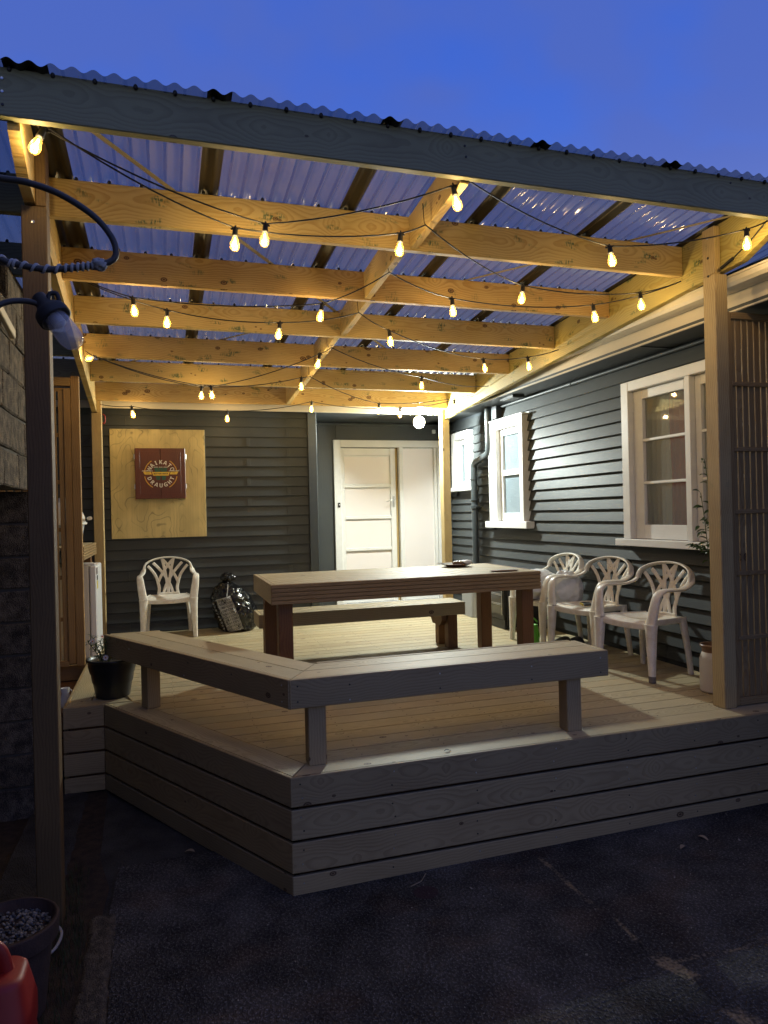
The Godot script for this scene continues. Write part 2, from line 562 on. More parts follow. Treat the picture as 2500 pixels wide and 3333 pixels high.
func make_materials() -> void:
	var rough_pine := wood(11, Color(0.80, 0.70, 0.46), Color(0.66, 0.52, 0.28), 17, 1.0, 1.0)
	var dressed := wood(23, Color(0.75, 0.70, 0.58), Color(0.61, 0.55, 0.44), 8, 0.0, 1.2)
	var straight := wood(37, Color(0.75, 0.67, 0.49), Color(0.59, 0.49, 0.32), 3, 0.15, 0.7)
	var rough_two := wood(131, Color(0.79, 0.70, 0.48), Color(0.62, 0.49, 0.27), 26, 0.8, 0.8)
	M.purlin_two = std(Color(1, 0.97, 0.93), 0.62, rough_two, 0.9)
	M.purlin = std(Color(1, 1, 1), 0.62, rough_pine, 0.8)
	M.beam_green = std(lin(0.86, 0.96, 0.72), 0.62, rough_pine, 0.8)
	M.deck = std(Color(0.97, 0.95, 0.90), 0.58, dressed, 0.8)
	M.fascia = std(Color(0.88, 0.82, 0.73), 0.6, dressed, 0.8)
	M.post = std(Color(1, 0.98, 0.94), 0.62, straight, 0.9)
	M.table_edge = std(Color(0.82, 0.77, 0.73), 0.6, straight, 0.9)
	M.table_leg = std(Color(0.64, 0.49, 0.37), 0.6, straight, 0.9)  # same pine browned: backlit look under warm bounce put into the colour
	M.screen = std(Color(0.84, 0.79, 0.75), 0.7, straight, 0.9)
	M.screen_warm = std(Color(0.86, 0.77, 0.67), 0.65, straight, 0.9)
	var paint := mottle(41, 256, Color(0.94, 0.94, 0.94), Color(1, 1, 1), 2.0, 60.0, 0.12, 0.5, 6.0)
	M.slate = std(lin(0.055, 0.060, 0.062), 0.52, paint, 0.5)
	M.slate.metallic_specular = 0.35
	M.slate_dark = std(lin(0.040, 0.046, 0.052), 0.45, paint, 0.3)
	M.pipe = std(lin(0.050, 0.058, 0.062), 0.28, [], 0)
	M.white = std(lin(0.78, 0.77, 0.75), 0.42, paint, 0.3)
	M.cream = std(lin(0.66, 0.60, 0.48), 0.45, paint, 0.3)
	M.film = std(lin(0.83, 0.77, 0.75), 0.30, [], 0)
	M.film.clearcoat_enabled = true
	M.film.clearcoat = 0.6
	M.film.clearcoat_roughness = 0.12
	M.ply = std(Color(1, 1, 1), 0.6, [ply_tex()], 0)
	var cherry := wood(61, Color(0.46, 0.22, 0.15), Color(0.38, 0.17, 0.11), 0, 0.0, 0.5)
	M.cherry = std(Color(0.88, 0.92, 0.84), 0.38, cherry, 0.25)
	M.metal = std(lin(0.55, 0.54, 0.52), 0.3)
	M.metal.metallic = 0.9
	M.strap = std(lin(0.42, 0.37, 0.28), 0.5)
	M.strap.metallic = 0.3
	M.black = std(lin(0.012, 0.012, 0.013), 0.5)
	M.rubber = std(lin(0.020, 0.020, 0.024), 0.6)
	M.cable_grey = std(lin(0.040, 0.038, 0.040), 0.5)
	M.post_shaded = std(Color(0.55, 0.49, 0.43), 0.65, straight, 0.9)  # darker copy of the post timber, shade on the left post put into colour
	M.beam_grey = std(Color(0.62, 0.67, 0.62), 0.6, dressed, 0.8)
	M.tape = std(lin(0.34, 0.34, 0.36), 0.6)
	M.pot_black = std(lin(0.012, 0.013, 0.014), 0.32)
	M.soil = tri_map(std(Color(1, 1, 1), 0.95, mottle(81, 512, Color(0.13, 0.10, 0.075), Color(0.27, 0.21, 0.16), 5.0, 120.0, 0.6, 5.0), 1.0), 1.6)
	M.concrete = tri_map(std(Color(1, 1, 1), 0.9, mottle(83, 512, Color(0.17, 0.15, 0.13), Color(0.42, 0.38, 0.32), 9.0, 110.0, 0.7, 8.0), 1.2), 1.4)
	M.cblock = tri_map(std(Color(1, 1, 1), 0.9, mottle(85, 512, Color(0.20, 0.18, 0.16), Color(0.52, 0.47, 0.41), 4.0, 90.0, 0.65, 9.0), 1.2), 1.5)
	M.mortar = std(lin(0.10, 0.09, 0.08), 0.95)
	M.asphalt_near = std(Color(0.98, 0.97, 0.96), 0.95, asphalt_near(), 1.0)
	M.asphalt_near.metallic_specular = 0.25
	M.asphalt_far = tri_map(std(Color(1, 1, 1), 0.85, mottle(87, 512, Color(0.20, 0.197, 0.195), Color(0.31, 0.305, 0.30), 3.0, 200.0, 0.6, 6.0), 1.0), 0.7)
	M.asphalt_far.metallic_specular = 0.25
	M.asphalt_far.roughness = 0.95
	var plastic := mottle(91, 256, Color(0.90, 0.87, 0.81), Color(1, 1, 1), 3.0, 40.0, 0.35, 0.6)
	M.chair = tri_map(std(lin(0.86, 0.83, 0.77), 0.42, plastic, 0.2), 2.2)
	M.foot_dirty = std(lin(0.16, 0.14, 0.12), 0.8)
	M.bag = std(lin(0.006, 0.006, 0.007), 0.13)
	M.bag_print = std(lin(0.36, 0.35, 0.33), 0.35)
	M.bag_ink = std(lin(0.012, 0.012, 0.012), 0.35)
	M.sack = std(lin(0.72, 0.72, 0.72), 0.45)
	M.sack.backlight_enabled = true
	M.sack.backlight = Color(0.3, 0.3, 0.3)
	M.fridge = std(lin(0.72, 0.69, 0.60), 0.35)
	M.fridge_white = std(lin(0.80, 0.80, 0.80), 0.3)
	M.grey_cover = std(lin(0.34, 0.35, 0.36), 0.7)
	M.enamel = std(lin(0.76, 0.75, 0.70), 0.22)
	M.green = std(lin(0.16, 0.55, 0.06), 0.4)
	M.red = std(lin(0.26, 0.010, 0.008), 0.5)
	M.yellow = std(lin(0.62, 0.48, 0.02), 0.5)
	M.terracotta = tri_map(std(lin(0.07, 0.042, 0.033), 0.85, mottle(93, 256, Color(0.75, 0.75, 0.75), Color(1, 1, 1), 3.0, 60.0, 0.4, 2.0), 0.7), 3.0)
	M.stone = std(lin(0.30, 0.29, 0.27), 0.8)
	M.leaf = std(lin(0.030, 0.085, 0.022), 0.35)
	M.leaf.backlight_enabled = true
	M.leaf.backlight = Color(0.2, 0.3, 0.1)
	M.stem = std(lin(0.05, 0.075, 0.03), 0.6)
	M.grass = std(lin(0.035, 0.060, 0.020), 0.7)
	M.petal = std(lin(0.80, 0.74, 0.70), 0.6)
	M.dry = std(lin(0.28, 0.22, 0.15), 0.8)
	M.crock = std(lin(0.62, 0.58, 0.50), 0.35)
	M.crock_brown = std(lin(0.16, 0.08, 0.04), 0.3)
	M.curtain = std(lin(0.56, 0.50, 0.38), 0.8)
	M.curtain_red = std(lin(0.34, 0.07, 0.05), 0.8)
	M.room = std(lin(0.20, 0.11, 0.07), 0.8)
	M.glass = StandardMaterial3D.new()
	M.glass.albedo_color = Color(0.85, 0.9, 0.88, 0.10)
	M.glass.transparency = BaseMaterial3D.TRANSPARENCY_ALPHA
	M.glass.roughness = 0.03
	M.glass.metallic_specular = 0.6
	M.dark_glass = std(lin(0.05, 0.045, 0.04), 0.08)
	M.frosted = std(lin(0.30, 0.37, 0.41), 0.28, mottle(95, 256, Color(0.80, 0.83, 0.86), Color(1, 1, 1), 26.0, 70.0, 0.7, 9.0), 1.2)
	M.frosted.uv1_scale = Vector3(2.0, 2.0, 2.0)
	# clear polycarbonate, dulled by weather, and the opaque strips between its sheets
	M.poly = StandardMaterial3D.new()
	M.poly.albedo_color = lin(0.22, 0.22, 0.22, 0.66)
	M.poly.vertex_color_use_as_albedo = true
	M.poly.transparency = BaseMaterial3D.TRANSPARENCY_ALPHA
	M.poly.roughness = 0.10
	M.poly.metallic_specular = 0.7
	M.poly.backlight_enabled = true
	M.poly.backlight = Color(0.7, 0.7, 0.7)
	M.dark_sheet = std(lin(0.018, 0.0175, 0.0175), 0.4)
	M.bulb_glass = StandardMaterial3D.new()
	M.bulb_glass.albedo_color = Color(1.0, 0.80, 0.40, 0.16)
	M.bulb_glass.transparency = BaseMaterial3D.TRANSPARENCY_ALPHA
	M.bulb_glass.roughness = 0.06
	M.bulb_glass.emission_enabled = true
	M.bulb_glass.emission = lin(1.0, 0.66, 0.20)
	M.bulb_glass.emission_energy_multiplier = 0.48
	M.filament = std(lin(0.9, 0.7, 0.4), 0.5)
	M.filament.emission_enabled = true
	M.filament.emission = lin(1.0, 0.72, 0.34)
	M.filament.emission_energy_multiplier = 18.0
	M.flood = std(lin(0.9, 0.9, 0.9), 0.4)
	M.flood.emission_enabled = true
	M.flood.emission = lin(0.93, 1.0, 0.97)
	M.flood.emission_energy_multiplier = 9.0
	M.lamp_glass = StandardMaterial3D.new()
	M.lamp_glass.albedo_color = Color(0.80, 0.80, 0.86, 0.30)
	M.lamp_glass.transparency = BaseMaterial3D.TRANSPARENCY_ALPHA
	M.lamp_glass.roughness = 0.08
	M.logo_white = std(lin(0.80, 0.76, 0.68), 0.4)
	M.logo_gold = std(lin(0.80, 0.52, 0.06), 0.4)
	M.logo_green = std(lin(0.030, 0.10, 0.060), 0.4)
	M.logo_orange = std(lin(0.62, 0.22, 0.04), 0.4)

# ---------------------------------------------------------------- the place
func yt(z: float) -> float: return 3.486 + 0.068 * z        # tops of the roof timbers
func xl(z: float) -> float: return -1.0456 + 0.0281 * z     # inner face of the left side beam

func _ready() -> void:
	rng.seed = 20240611
	var cam := Camera3D.new()
	cam.name = "camera"
	cam.position = Vector3(-0.5404, 1.7804, 3.2645)
	cam.rotation = Vector3(0.0008, -0.3051, -0.0235)
	cam.fov = 72.27
	cam.near = 0.05
	cam.far = 400.0
	add_child(cam)
	cam.current = true
	var env := Environment.new()
	env.background_mode = Environment.BG_SKY
	var sky := Sky.new()
	var pano := PanoramaSkyMaterial.new()
	pano.panorama = sky_tex()
	pano.energy_multiplier = 1.0
	sky.sky_material = pano
	env.sky = sky
	env.background_energy_multiplier = 1.0
	env.tonemap_mode = Environment.TONE_MAPPER_LINEAR
	env.tonemap_exposure = 1.0
	env.sdfgi_enabled = true
	env.ssao_enabled = true
	env.ssil_enabled = true
	var we := WorldEnvironment.new()
	we.name = "environment"
	we.environment = env
	add_child(we)

	make_materials()
	ground()
	house_rear()
	house_side()
	deck()
	pergola()
	garage_wall()
	screens()
	furniture()
	things_on_deck()
	left_corner()
	lights_up()
	small_litter()

# ---------------------------------------------------------------- ground
func gy(x: float, z: float) -> float: return 0.0085 * x + 0.007 * z

func sheet(called: String, mat: Material, pts: Array, lift: float, uvrect := Rect2()) -> MeshInstance3D:
	var b := MB.new()
	var poly := PackedVector2Array(pts)
	var idx := Geometry2D.triangulate_polygon(poly)
	for i in range(0, idx.size(), 3):
		var q := []
		for k in 3:
			var p := poly[idx[i + k]]
			var u := Vector2.ZERO
			if uvrect.size.x > 0.0: u = (p - uvrect.position) / uvrect.size
			q.append([Vector3(p.x, gy(p.x, p.y) + lift, p.y), u])
		b.tri(q[0][0], q[1][0], q[2][0], Vector3.UP, Vector3.UP, Vector3.UP, q[0][1], q[1][1], q[2][1])
	var o := part(self, called, b.mesh(), mat)
	o.set_meta("kind", "structure")
	return o

func ground() -> void:
	var b := MB.new()
	var g := func(u: float, v: float) -> Vector3:
		var x := lerpf(-60.0, 60.0, u)
		var z := lerpf(-60.0, 60.0, v)
		return Vector3(x, gy(clampf(x, -6, 6), clampf(z, -8, 8)) - 0.012, z)
	b.grid(40, 40, g, Vector3.UP)
	var o := part(self, "ground", b.mesh(), M.asphalt_far)
	o.set_meta("kind", "structure")
	o.set_meta("label", "dark grey asphalt yard that runs past the deck")
	var rect := Rect2(-1.4, -0.6, 4.8, 3.8)
	sheet("driveway", M.asphalt_near, [Vector2(-0.80, -0.6), Vector2(3.4, -0.6), Vector2(3.4, 3.2), Vector2(-0.72, 3.2), Vector2(-0.77, 0.59), Vector2(-0.782, 0.11), Vector2(-0.815, -0.1)], 0.0, rect)
	# soil along the garage wall, and the broken concrete edging between soil and asphalt
	sheet("soil_strip", M.soil, [Vector2(-2.6, -1.75), Vector2(-0.93, -1.75), Vector2(-0.90, -0.75), Vector2(-0.83, -0.40), Vector2(-0.86, 0.1), Vector2(-0.87, 0.6), Vector2(-0.85, 3.2), Vector2(-2.6, 3.2)], -0.004)
	var e := MB.new()
	var rg := RandomNumberGenerator.new()
	rg.seed = 4
	var nz := noise(6, 9.0, 2)
	var edge := func(u: float, v: float) -> Vector3:
		var z := lerpf(-0.12, 3.1, u)
		var wl := -0.893 + 0.012 * nz.get_noise_2d(z, 0.0)
		var wr := -0.775 + 0.016 * nz.get_noise_2d(z, 5.0) + 0.02 * clampf(z - 0.6, 0.0, 3.0) * 0.3
		var x := lerpf(wl, wr, v)
		var hump := 1.0 if v > 0.01 and v < 0.99 else 0.0
		return Vector3(x, gy(x, z) - 0.01 + hump * (0.024 + 0.010 * nz.get_noise_2d(x * 5.0, z * 3.0)), z)
	e.grid(90, 8, edge, Vector3.UP)
	var ed := part(self, "kerb_strip", e.mesh(), M.concrete)
	ed.set_meta("kind", "structure")
	# old piece of asphalt left of the soil trench
	var pa := MB.new()
	var patch := func(u: float, v: float) -> Vector3:
		var z := lerpf(-1.73, -0.30, u)
		var x := lerpf(-1.35, -1.045 + 0.012 * nz.get_noise_2d(z * 2.0, 9.0), v)
		return Vector3(x, gy(x, z) + (0.016 if v < 0.99 and u < 0.98 else -0.01) + 0.006 * nz.get_noise_2d(x * 4.0, z * 4.0), z)
	pa.grid(30, 10, patch, Vector3.UP)
	var po := part(self, "old_path", pa.mesh(), M.asphalt_far)
	po.set_meta("kind", "structure")

# ---------------------------------------------------------------- weatherboards
func board_mesh(length: float, pitch: float, butt := 0.040) -> ArrayMesh:
	var b := MB.new()
	b.tl = 1.2; b.tv = 0.4
	b.ou = rng.randf()
	var tone := rng.randf_range(0.86, 1.12)
	b.col = Color(tone, tone, tone)
	# section: x is outward, y up; extruded along its own z
	var poly := PackedVector2Array([Vector2(0, 0), Vector2(butt - 0.003, 0.0), Vector2(butt, 0.004), Vector2(0.007, pitch + 0.016), Vector2(0, pitch + 0.016)])
	b.prism(poly, length)
	for i in b.uv.size(): b.uv[i] = Vector2(b.v[i].z / 1.2 + b.ou, b.v[i].y / 0.4)
	return b.mesh()

func weatherboards(parent: Node, mat: Material, along: Vector3, out: Vector3, origin: Vector3, l0: float, l1: float, y0: float, rows: int, pitch: float, holes: Array, butt := 0.040) -> void:
	var cache := {}
	for k in rows:
		var ya := y0 + k * pitch
		var segs := [[l0, l1]]
		for hh in holes:
			if ya + pitch > hh[2] + 0.01 and ya < hh[3] - 0.01:
				var nxt := []
				for s in segs:
					if hh[1] <= s[0] or hh[0] >= s[1]: nxt.append(s)
					else:
						if hh[0] > s[0]: nxt.append([s[0], hh[0]])
						if hh[1] < s[1]: nxt.append([hh[1], s[1]])
				segs = nxt
		for s in segs:
			var cuts := [s[0], s[1]]
			if s[1] - s[0] > 2.4:
				var at: float = lerpf(s[0] + 0.8, s[1] - 0.8, [0.15, 0.8, 0.42, 0.62, 0.3][(k * 3) % 5])
				cuts = [s[0], at, s[1]]
			for j in cuts.size() - 1:
				var a: float = cuts[j] + (0.0015 if j > 0 else 0.0)
				var key := "%d %d" % [int(round((cuts[j + 1] - a) * 1000.0)), k % 3]
				if not cache.has(key): cache[key] = board_mesh(cuts[j + 1] - a, pitch, butt)
				var p: Vector3 = origin + along * ((a + cuts[j + 1]) * 0.5) + Vector3(0, ya + rng.randf_range(-0.0015, 0.0015), 0)
				part(parent, "weatherboard", cache[key], mat, Transform3D(Basis(out, Vector3.UP, out.cross(Vector3.UP)), p))

# ---------------------------------------------------------------- rear wing with the door
func house_rear() -> void:
	var h := thing("house", "dark slate weatherboard rear wing with recessed white door behind the table", "house", Vector3(0, 0, -4.9))
	block(h, "wall", M.slate_dark, Vector3(-3.6, 0.0, -4.95), Vector3(1.15, 3.12, -4.72), 0.0)
	weatherboards(h, M.slate, Vector3.RIGHT, Vector3.BACK, Vector3(0, 0, -4.718), -3.6, 1.062, 0.555 - 0.1109, 23, 0.1109, [], 0.024)
	block(h, "corner_board", M.pipe, Vector3(1.064, 0.55, -4.719), Vector3(1.166, 2.962, -4.672), 0.004)
	block(h, "corner_board", M.pipe, Vector3(1.152, 0.55, -5.6), Vector3(1.168, 2.962, -4.721), 0.002)
	# the lead caps over the board joints
	for q in [[0.385, 5, 2.66, 0.2218, 4], [0.835, 0, 2.77, 0.2218, 8]]:
		for i in q[4]:
			var k: int = int(round((q[2] - 0.555) / 0.1109)) - 2 * i - 1
			var ya: float = 0.555 + k * 0.1109
			var b := MB.new()
			b.box(Vector3(0, 0.055, 0.019), Vector3(0.042, 0.100, 0.004), 0.001, 0, 0, 0, 0, Basis(Vector3.RIGHT, -0.135))
			part(h, "joint_cap", b.mesh(), M.slate, Transform3D(Basis.IDENTITY, Vector3(q[0], ya, -4.718)))
	# recess
	block(h, "wall", M.slate_dark, Vector3(-3.6, 0.0, -5.9), Vector3(1.150, 3.12, -4.955), 0.0)
	block(h, "wall_panel", M.slate, Vector3(1.17, 0.5, -5.75), Vector3(1.612, 2.96, -5.60), 0.002)
	block(h, "wall_panel", M.slate, Vector3(1.617, 2.70, -5.75), Vector3(3.233, 2.96, -5.602), 0.002)
	block(h, "wall_panel", M.slate, Vector3(3.060, 0.5, -5.75), Vector3(3.233, 2.698, -5.603), 0.002)
	tube(h, "bead", M.slate, [Vector3(1.17, 2.945, -5.59), Vector3(3.2, 2.945, -5.59)], 0.018)
	block(h, "soffit", M.slate, Vector3(-3.6, 2.965, -5.75), Vector3(2.868, 2.985, -4.622), 0.0)
	plank(h, "fascia", M.cream, Vector3(-3.6, 3.045, -4.611), Vector3(2.652, 3.045, -4.611), 0.20, 0.02)
	# low roof that shuts off the sky behind
	var rb := MB.new()
	rb.box(Vector3.ZERO, Vector3(7.6, 0.06, 5.2), 0.0)
	part(h, "roof", rb.mesh(), M.slate_dark, Transform3D(Basis(Vector3.RIGHT, 0.16), Vector3(-0.2, 3.60, -7.2)))
	block(h, "ceiling", M.slate_dark, Vector3(-3.6, 3.125, -5.9), Vector3(3.4, 3.15, -4.64), 0.0)
	block(h, "wall", M.slate_dark, Vector3(1.16, 0.5, -5.95), Vector3(3.3, 3.12, -5.90), 0.0)
	# door frame
	var fr := MB.new()
	for q in [[1.578, 1.672, 0.55, 2.737], [3.020, 3.062, 0.55, 2.643], [2.470, 2.526, 0.602, 2.643]]:
		fr.box(Vector3((q[0] + q[1]) * 0.5, (q[2] + q[3]) * 0.5, -5.605), Vector3(q[1] - q[0], q[3] - q[2], 0.07), 0.004)
	fr.box(Vector3(2.367, 2.690, -5.606), Vector3(1.388, 0.092, 0.070), 0.004)
	fr.box(Vector3(2.346, 0.575, -5.59), Vector3(1.345, 0.048, 0.13), 0.004)
	fr.box(Vector3(2.996, 1.622, -5.625), Vector3(0.036, 2.04, 0.05), 0.003)
	fr.box(Vector3(2.753, 0.665, -5.63), Vector3(0.45, 0.125, 0.045), 0.003)
	part(h, "door_frame", fr.mesh(), M.white)
	var bell := block(h, "doorbell", M.black, Vector3(1.621, 1.862, -5.57), Vector3(1.650, 1.922, -5.556), 0.003)
	var bt := MB.new()
	bt.lathe([[0.0, 0.0], [0.008, 0.0], [0.008, 0.003], [0.0, 0.004]], 12, Transform3D(Basis(Vector3.RIGHT, PI * 0.5), Vector3(1.636, 1.895, -5.557)))
	part(bell, "button", bt.mesh(), M.white)
	# door leaf, a little ajar
	var d := MB.new()
	var zc := -5.645
	for q in [[1.676, 1.729, 0.602, 2.636], [2.360, 2.432, 0.602, 2.636]]:
		d.box(Vector3((q[0] + q[1]) * 0.5, (q[2] + q[3]) * 0.5, zc), Vector3(q[1] - q[0], q[3] - q[2], 0.040), 0.004)
	for q in [[2.538, 2.634], [2.116, 2.160], [1.700, 1.743], [1.284, 1.324], [0.604, 0.902]]:
		d.box(Vector3(2.0445, (q[0] + q[1]) * 0.5, zc - 0.001), Vector3(0.632, q[1] - q[0], 0.038), 0.004)
	var leaf := part(h, "door", d.mesh(), M.white)
	block(leaf, "edge_strip", M.post, Vector3(2.436, 0.604, -5.68), Vector3(2.468, 2.636, -5.655), 0.0)
	var panes := [[2.160, 2.538], [1.743, 2.116], [1.324, 1.700], [0.902, 1.284]]
	var rg := RandomNumberGenerator.new()
	rg.seed = 9
	for q in panes:
		block(leaf, "pane", M.white, Vector3(1.729, q[0], -5.662), Vector3(2.360, q[1], -5.656), 0.0)
		var f := MB.new()
		f.prism(torn(1.737, 2.352, q[0] + 0.006, q[1] - 0.014, rg), 0.002, Transform3D(Basis.IDENTITY, Vector3(0, 0, -5.6535)))
		part(leaf, "film", f.mesh(), M.film)
	var hd := MB.new()
	hd.box(Vector3(2.402, 1.925, -5.620), Vector3(0.030, 0.15, 0.008), 0.003)
	hd.sweep([Vector3(2.402, 1.955, -5.616), Vector3(2.402, 1.955, -5.575), Vector3(2.36, 1.945, -5.565), Vector3(2.285, 1.925, -5.570)], 0.009, 0.006, Vector3.UP, 8, 2.0)
	hd.box(Vector3(2.402, 1.885, -5.614), Vector3(0.008, 0.02, 0.004), 0.001)
	part(leaf, "handle", hd.mesh(), M.metal)
	var sl := block(h, "sidelight", M.white, Vector3(2.527, 0.73, -5.646), Vector3(2.978, 2.640, -5.640), 0.0)
	var sf := MB.new()
	sf.prism(torn(2.533, 2.972, 0.735, 2.632, rg), 0.002, Transform3D(Basis.IDENTITY, Vector3(0, 0, -5.637)))
	part(sl, "film", sf.mesh(), M.film)

func torn(x0: float, x1: float, y0: float, y1: float, rg: RandomNumberGenerator) -> PackedVector2Array:
	var p := PackedVector2Array()
	var n := 14
	for i in n: p.append(Vector2(lerpf(x0, x1, float(i) / n), y0 + rg.randf() * 0.004))
	for i in n: p.append(Vector2(x1 - rg.randf() * 0.005, lerpf(y0, y1, float(i) / n)))
	for i in n: p.append(Vector2(lerpf(x1, x0, float(i) / n), y1 - rg.randf() * 0.010))
	for i in n: p.append(Vector2(x0 + rg.randf() * 0.005, lerpf(y1, y0, float(i) / n)))
	return p

# ---------------------------------------------------------------- side wing with the windows
func window_frame(parent: Node, mat: Material, boxes: Array, x0: float, x1: float) -> MeshInstance3D:
	var b := MB.new()
	for q in boxes: b.box(Vector3((x0 + x1) * 0.5 + q[4], (q[2] + q[3]) * 0.5, (q[0] + q[1]) * 0.5), Vector3(x1 - x0, q[3] - q[2], q[1] - q[0]), 0.004)
	return part(parent, "window", b.mesh(), mat)

func house_side() -> void:
	var X := 3.234
	var h := thing("house", "dark slate weatherboard house wall with white sash windows beside the chairs", "house", Vector3(X, 0, -2.0))
	var holes := [[-4.25, -3.43, 1.60, 2.80], [-5.36, -4.83, 2.06, 2.80], [-1.745, -0.20, 1.49, 2.82]]
	weatherboards(h, M.slate, Vector3(0, 0, 1), Vector3.LEFT, Vector3(X, 0, 0), -5.6, 1.6, 1.228 - 0.1071 * 7, 23, 0.1071, holes)
	# backing wall round the openings
	var zs := [-5.9, -5.30, -4.90, -4.20, -3.48, -1.70, -0.24, 1.6]
	for i in 7:
		var za: float = zs[i]
		var zb: float = zs[i + 1]
		if i % 2 == 0:
			block(h, "wall", M.slate_dark, Vector3(X + 0.001, 0.0, za), Vector3(X + 0.1, 3.12, zb), 0.0)
		else:
			var lo: float = [2.08, 1.62, 1.50][(i - 1) / 2]
			block(h, "wall", M.slate_dark, Vector3(X + 0.001, 0.0, za), Vector3(X + 0.1, lo, zb), 0.0)
			block(h, "wall", M.slate_dark, Vector3(X + 0.001, 2.78, za), Vector3(X + 0.1, 3.12, zb), 0.0)
	block(h, "corner_board", M.slate_dark, Vector3(3.19, 0.55, -5.598), Vector3(3.233, 2.96, -5.55), 0.003)
	block(h, "soffit", M.slate, Vector3(2.872, 2.990, -5.75), Vector3(X + 0.1, 3.010, 1.6), 0.0)
	for z in [-3.6, -1.2]:
		block(h, "batten", M.slate_dark, Vector3(2.90, 2.984, z - 0.012), Vector3(3.21, 2.9895, z + 0.012), 0.001)
	plank(h, "fascia", M.cream, Vector3(2.8825, 3.037, -5.6), Vector3(2.8825, 3.037, 1.6), 0.118, 0.02)
	plank(h, "fascia", M.cream, Vector3(2.8700, 3.150, -4.62), Vector3(2.8700, 3.150, 1.6), 0.10, 0.02)
	var gp := PackedVector2Array([Vector2(2.858, 3.088), Vector2(2.800, 3.088), Vector2(2.768, 3.098), Vector2(2.757, 3.120), Vector2(2.757, 3.150), Vector2(2.752, 3.153), Vector2(2.752, 3.165), Vector2(2.765, 3.165), Vector2(2.765, 3.120), Vector2(2.776, 3.104), Vector2(2.858, 3.096)])
	var gm := MB.new()
	gm.prism(gp, 6.2, Transform3D(Basis.IDENTITY, Vector3(0, 0, -1.5)))
	part(h, "gutter", gm.mesh(), M.cream)
	var rb := MB.new()
	rb.box(Vector3.ZERO, Vector3(4.2, 0.06, 9.5), 0.0)
	part(h, "roof", rb.mesh(), M.slate_dark, Transform3D(Basis(Vector3.BACK, 0.22), Vector3(4.93, 3.66, -3.1)))
	# conduit under the soffit
	tube(h, "conduit", M.slate, [Vector3(3.195, 2.965, -4.05), Vector3(3.195, 2.965, -2.9), Vector3(3.195, 2.965, 1.5)], 0.016)
	tube(h, "conduit", M.slate, [Vector3(3.195, 2.965, -2.62), Vector3(3.195, 2.965, -2.56)], 0.021)
	block(h, "conduit_box", M.slate_dark, Vector3(3.13, 2.83, -4.14), Vector3(3.215, 2.98, -4.02), 0.004)
	var vent := block(h, "soffit_vent", M.slate, Vector3(2.98, 2.962, -3.62), Vector3(3.12, 2.989, -3.33), 0.003)
	block(vent, "grille", M.black, Vector3(2.995, 2.959, -3.60), Vector3(3.105, 2.9615, -3.35), 0.0)
	# downpipe
	var dp := MB.new()
	dp.sweep(smooth_path([Vector3(3.13, 2.99, -4.235), Vector3(3.13, 2.70, -4.235), Vector3(3.13, 2.50, -4.24), Vector3(3.135, 2.44, -4.30), Vector3(3.145, 2.385, -4.60), Vector3(3.15, 2.34, -4.69), Vector3(3.15, 2.25, -4.705), Vector3(3.15, 1.6, -4.705), Vector3(3.15, 0.54, -4.705)], 5), 0.040, 0.040, Vector3(1, 0, 0), 16, 2.0)
	var pipe := part(h, "downpipe", dp.mesh(), M.pipe)
	for q in [[1.80, 0.05], [1.90, 0.016], [2.16, 0.012]]:
		var cl := MB.new()
		cl.lathe([[0.0, 0.0], [0.050, 0.0], [0.053, 0.006], [0.053, q[1] * 0.9], [0.049, q[1]], [0.0, q[1]]], 20, Transform3D(Basis.IDENTITY, Vector3(3.15, q[0], -4.705)), false)
		part(pipe, "collar", cl.mesh(), M.pipe)
	block(pipe, "bracket", M.pipe, Vector3(3.14, 1.815, -4.66), Vector3(3.225, 1.845, -4.60), 0.003)
	# window with two frosted panes
	var f := window_frame(h, M.white, [[-4.25, -4.055, 1.65, 2.795, 0], [-3.51, -3.43, 1.65, 2.795, 0], [-4.056, -3.509, 2.70, 2.797, 0.001], [-4.33, -3.34, 1.575, 1.648, -0.022], [-4.27, -3.41, 2.797, 2.815, -0.012]], 3.132, X - 0.002)
	var sh := MB.new()
	for q in [[-4.054, -4.000, 1.650, 2.698], [-3.560, -3.511, 1.650, 2.698]]:
		sh.box(Vector3(3.205, (q[2] + q[3]) * 0.5, (q[0] + q[1]) * 0.5), Vector3(0.036, q[3] - q[2], q[1] - q[0]), 0.003)
	for q in [[1.651, 1.742, 0.0], [2.166, 2.228, -0.008], [2.625, 2.697, 0.0]]:
		sh.box(Vector3(3.2055 + q[2], (q[0] + q[1]) * 0.5, -3.78), Vector3(0.037, q[1] - q[0], 0.437), 0.003)
	part(f, "sash", sh.mesh(), M.white)
	for q in [[1.742, 2.166], [2.228, 2.625]]:
		var pn := MB.new()
		pn.quad(Vector3(3.214, q[0], -4.0), Vector3(3.214, q[0], -3.56), Vector3(3.214, q[1], -3.56), Vector3(3.214, q[1], -4.0), Vector3.LEFT, Vector2(0, q[0]), Vector2(0.44, q[0]), Vector2(0.44, q[1]), Vector2(0, q[1]))
		part(f, "frosted_pane", pn.mesh(), M.frosted)
	block(f, "backing", M.white, Vector3(3.218, 1.66, -4.04), Vector3(3.23, 2.69, -3.52), 0.0)
	# small toilet window
	var s := window_frame(h, M.white, [[-5.36, -5.265, 2.087, 2.80, 0], [-4.925, -4.83, 2.087, 2.80, 0], [-5.266, -4.924, 2.704, 2.801, 0.001], [-5.48, -4.72, 2.035, 2.086, -0.020]], 3.132, X - 0.002)
	var s2 := MB.new()
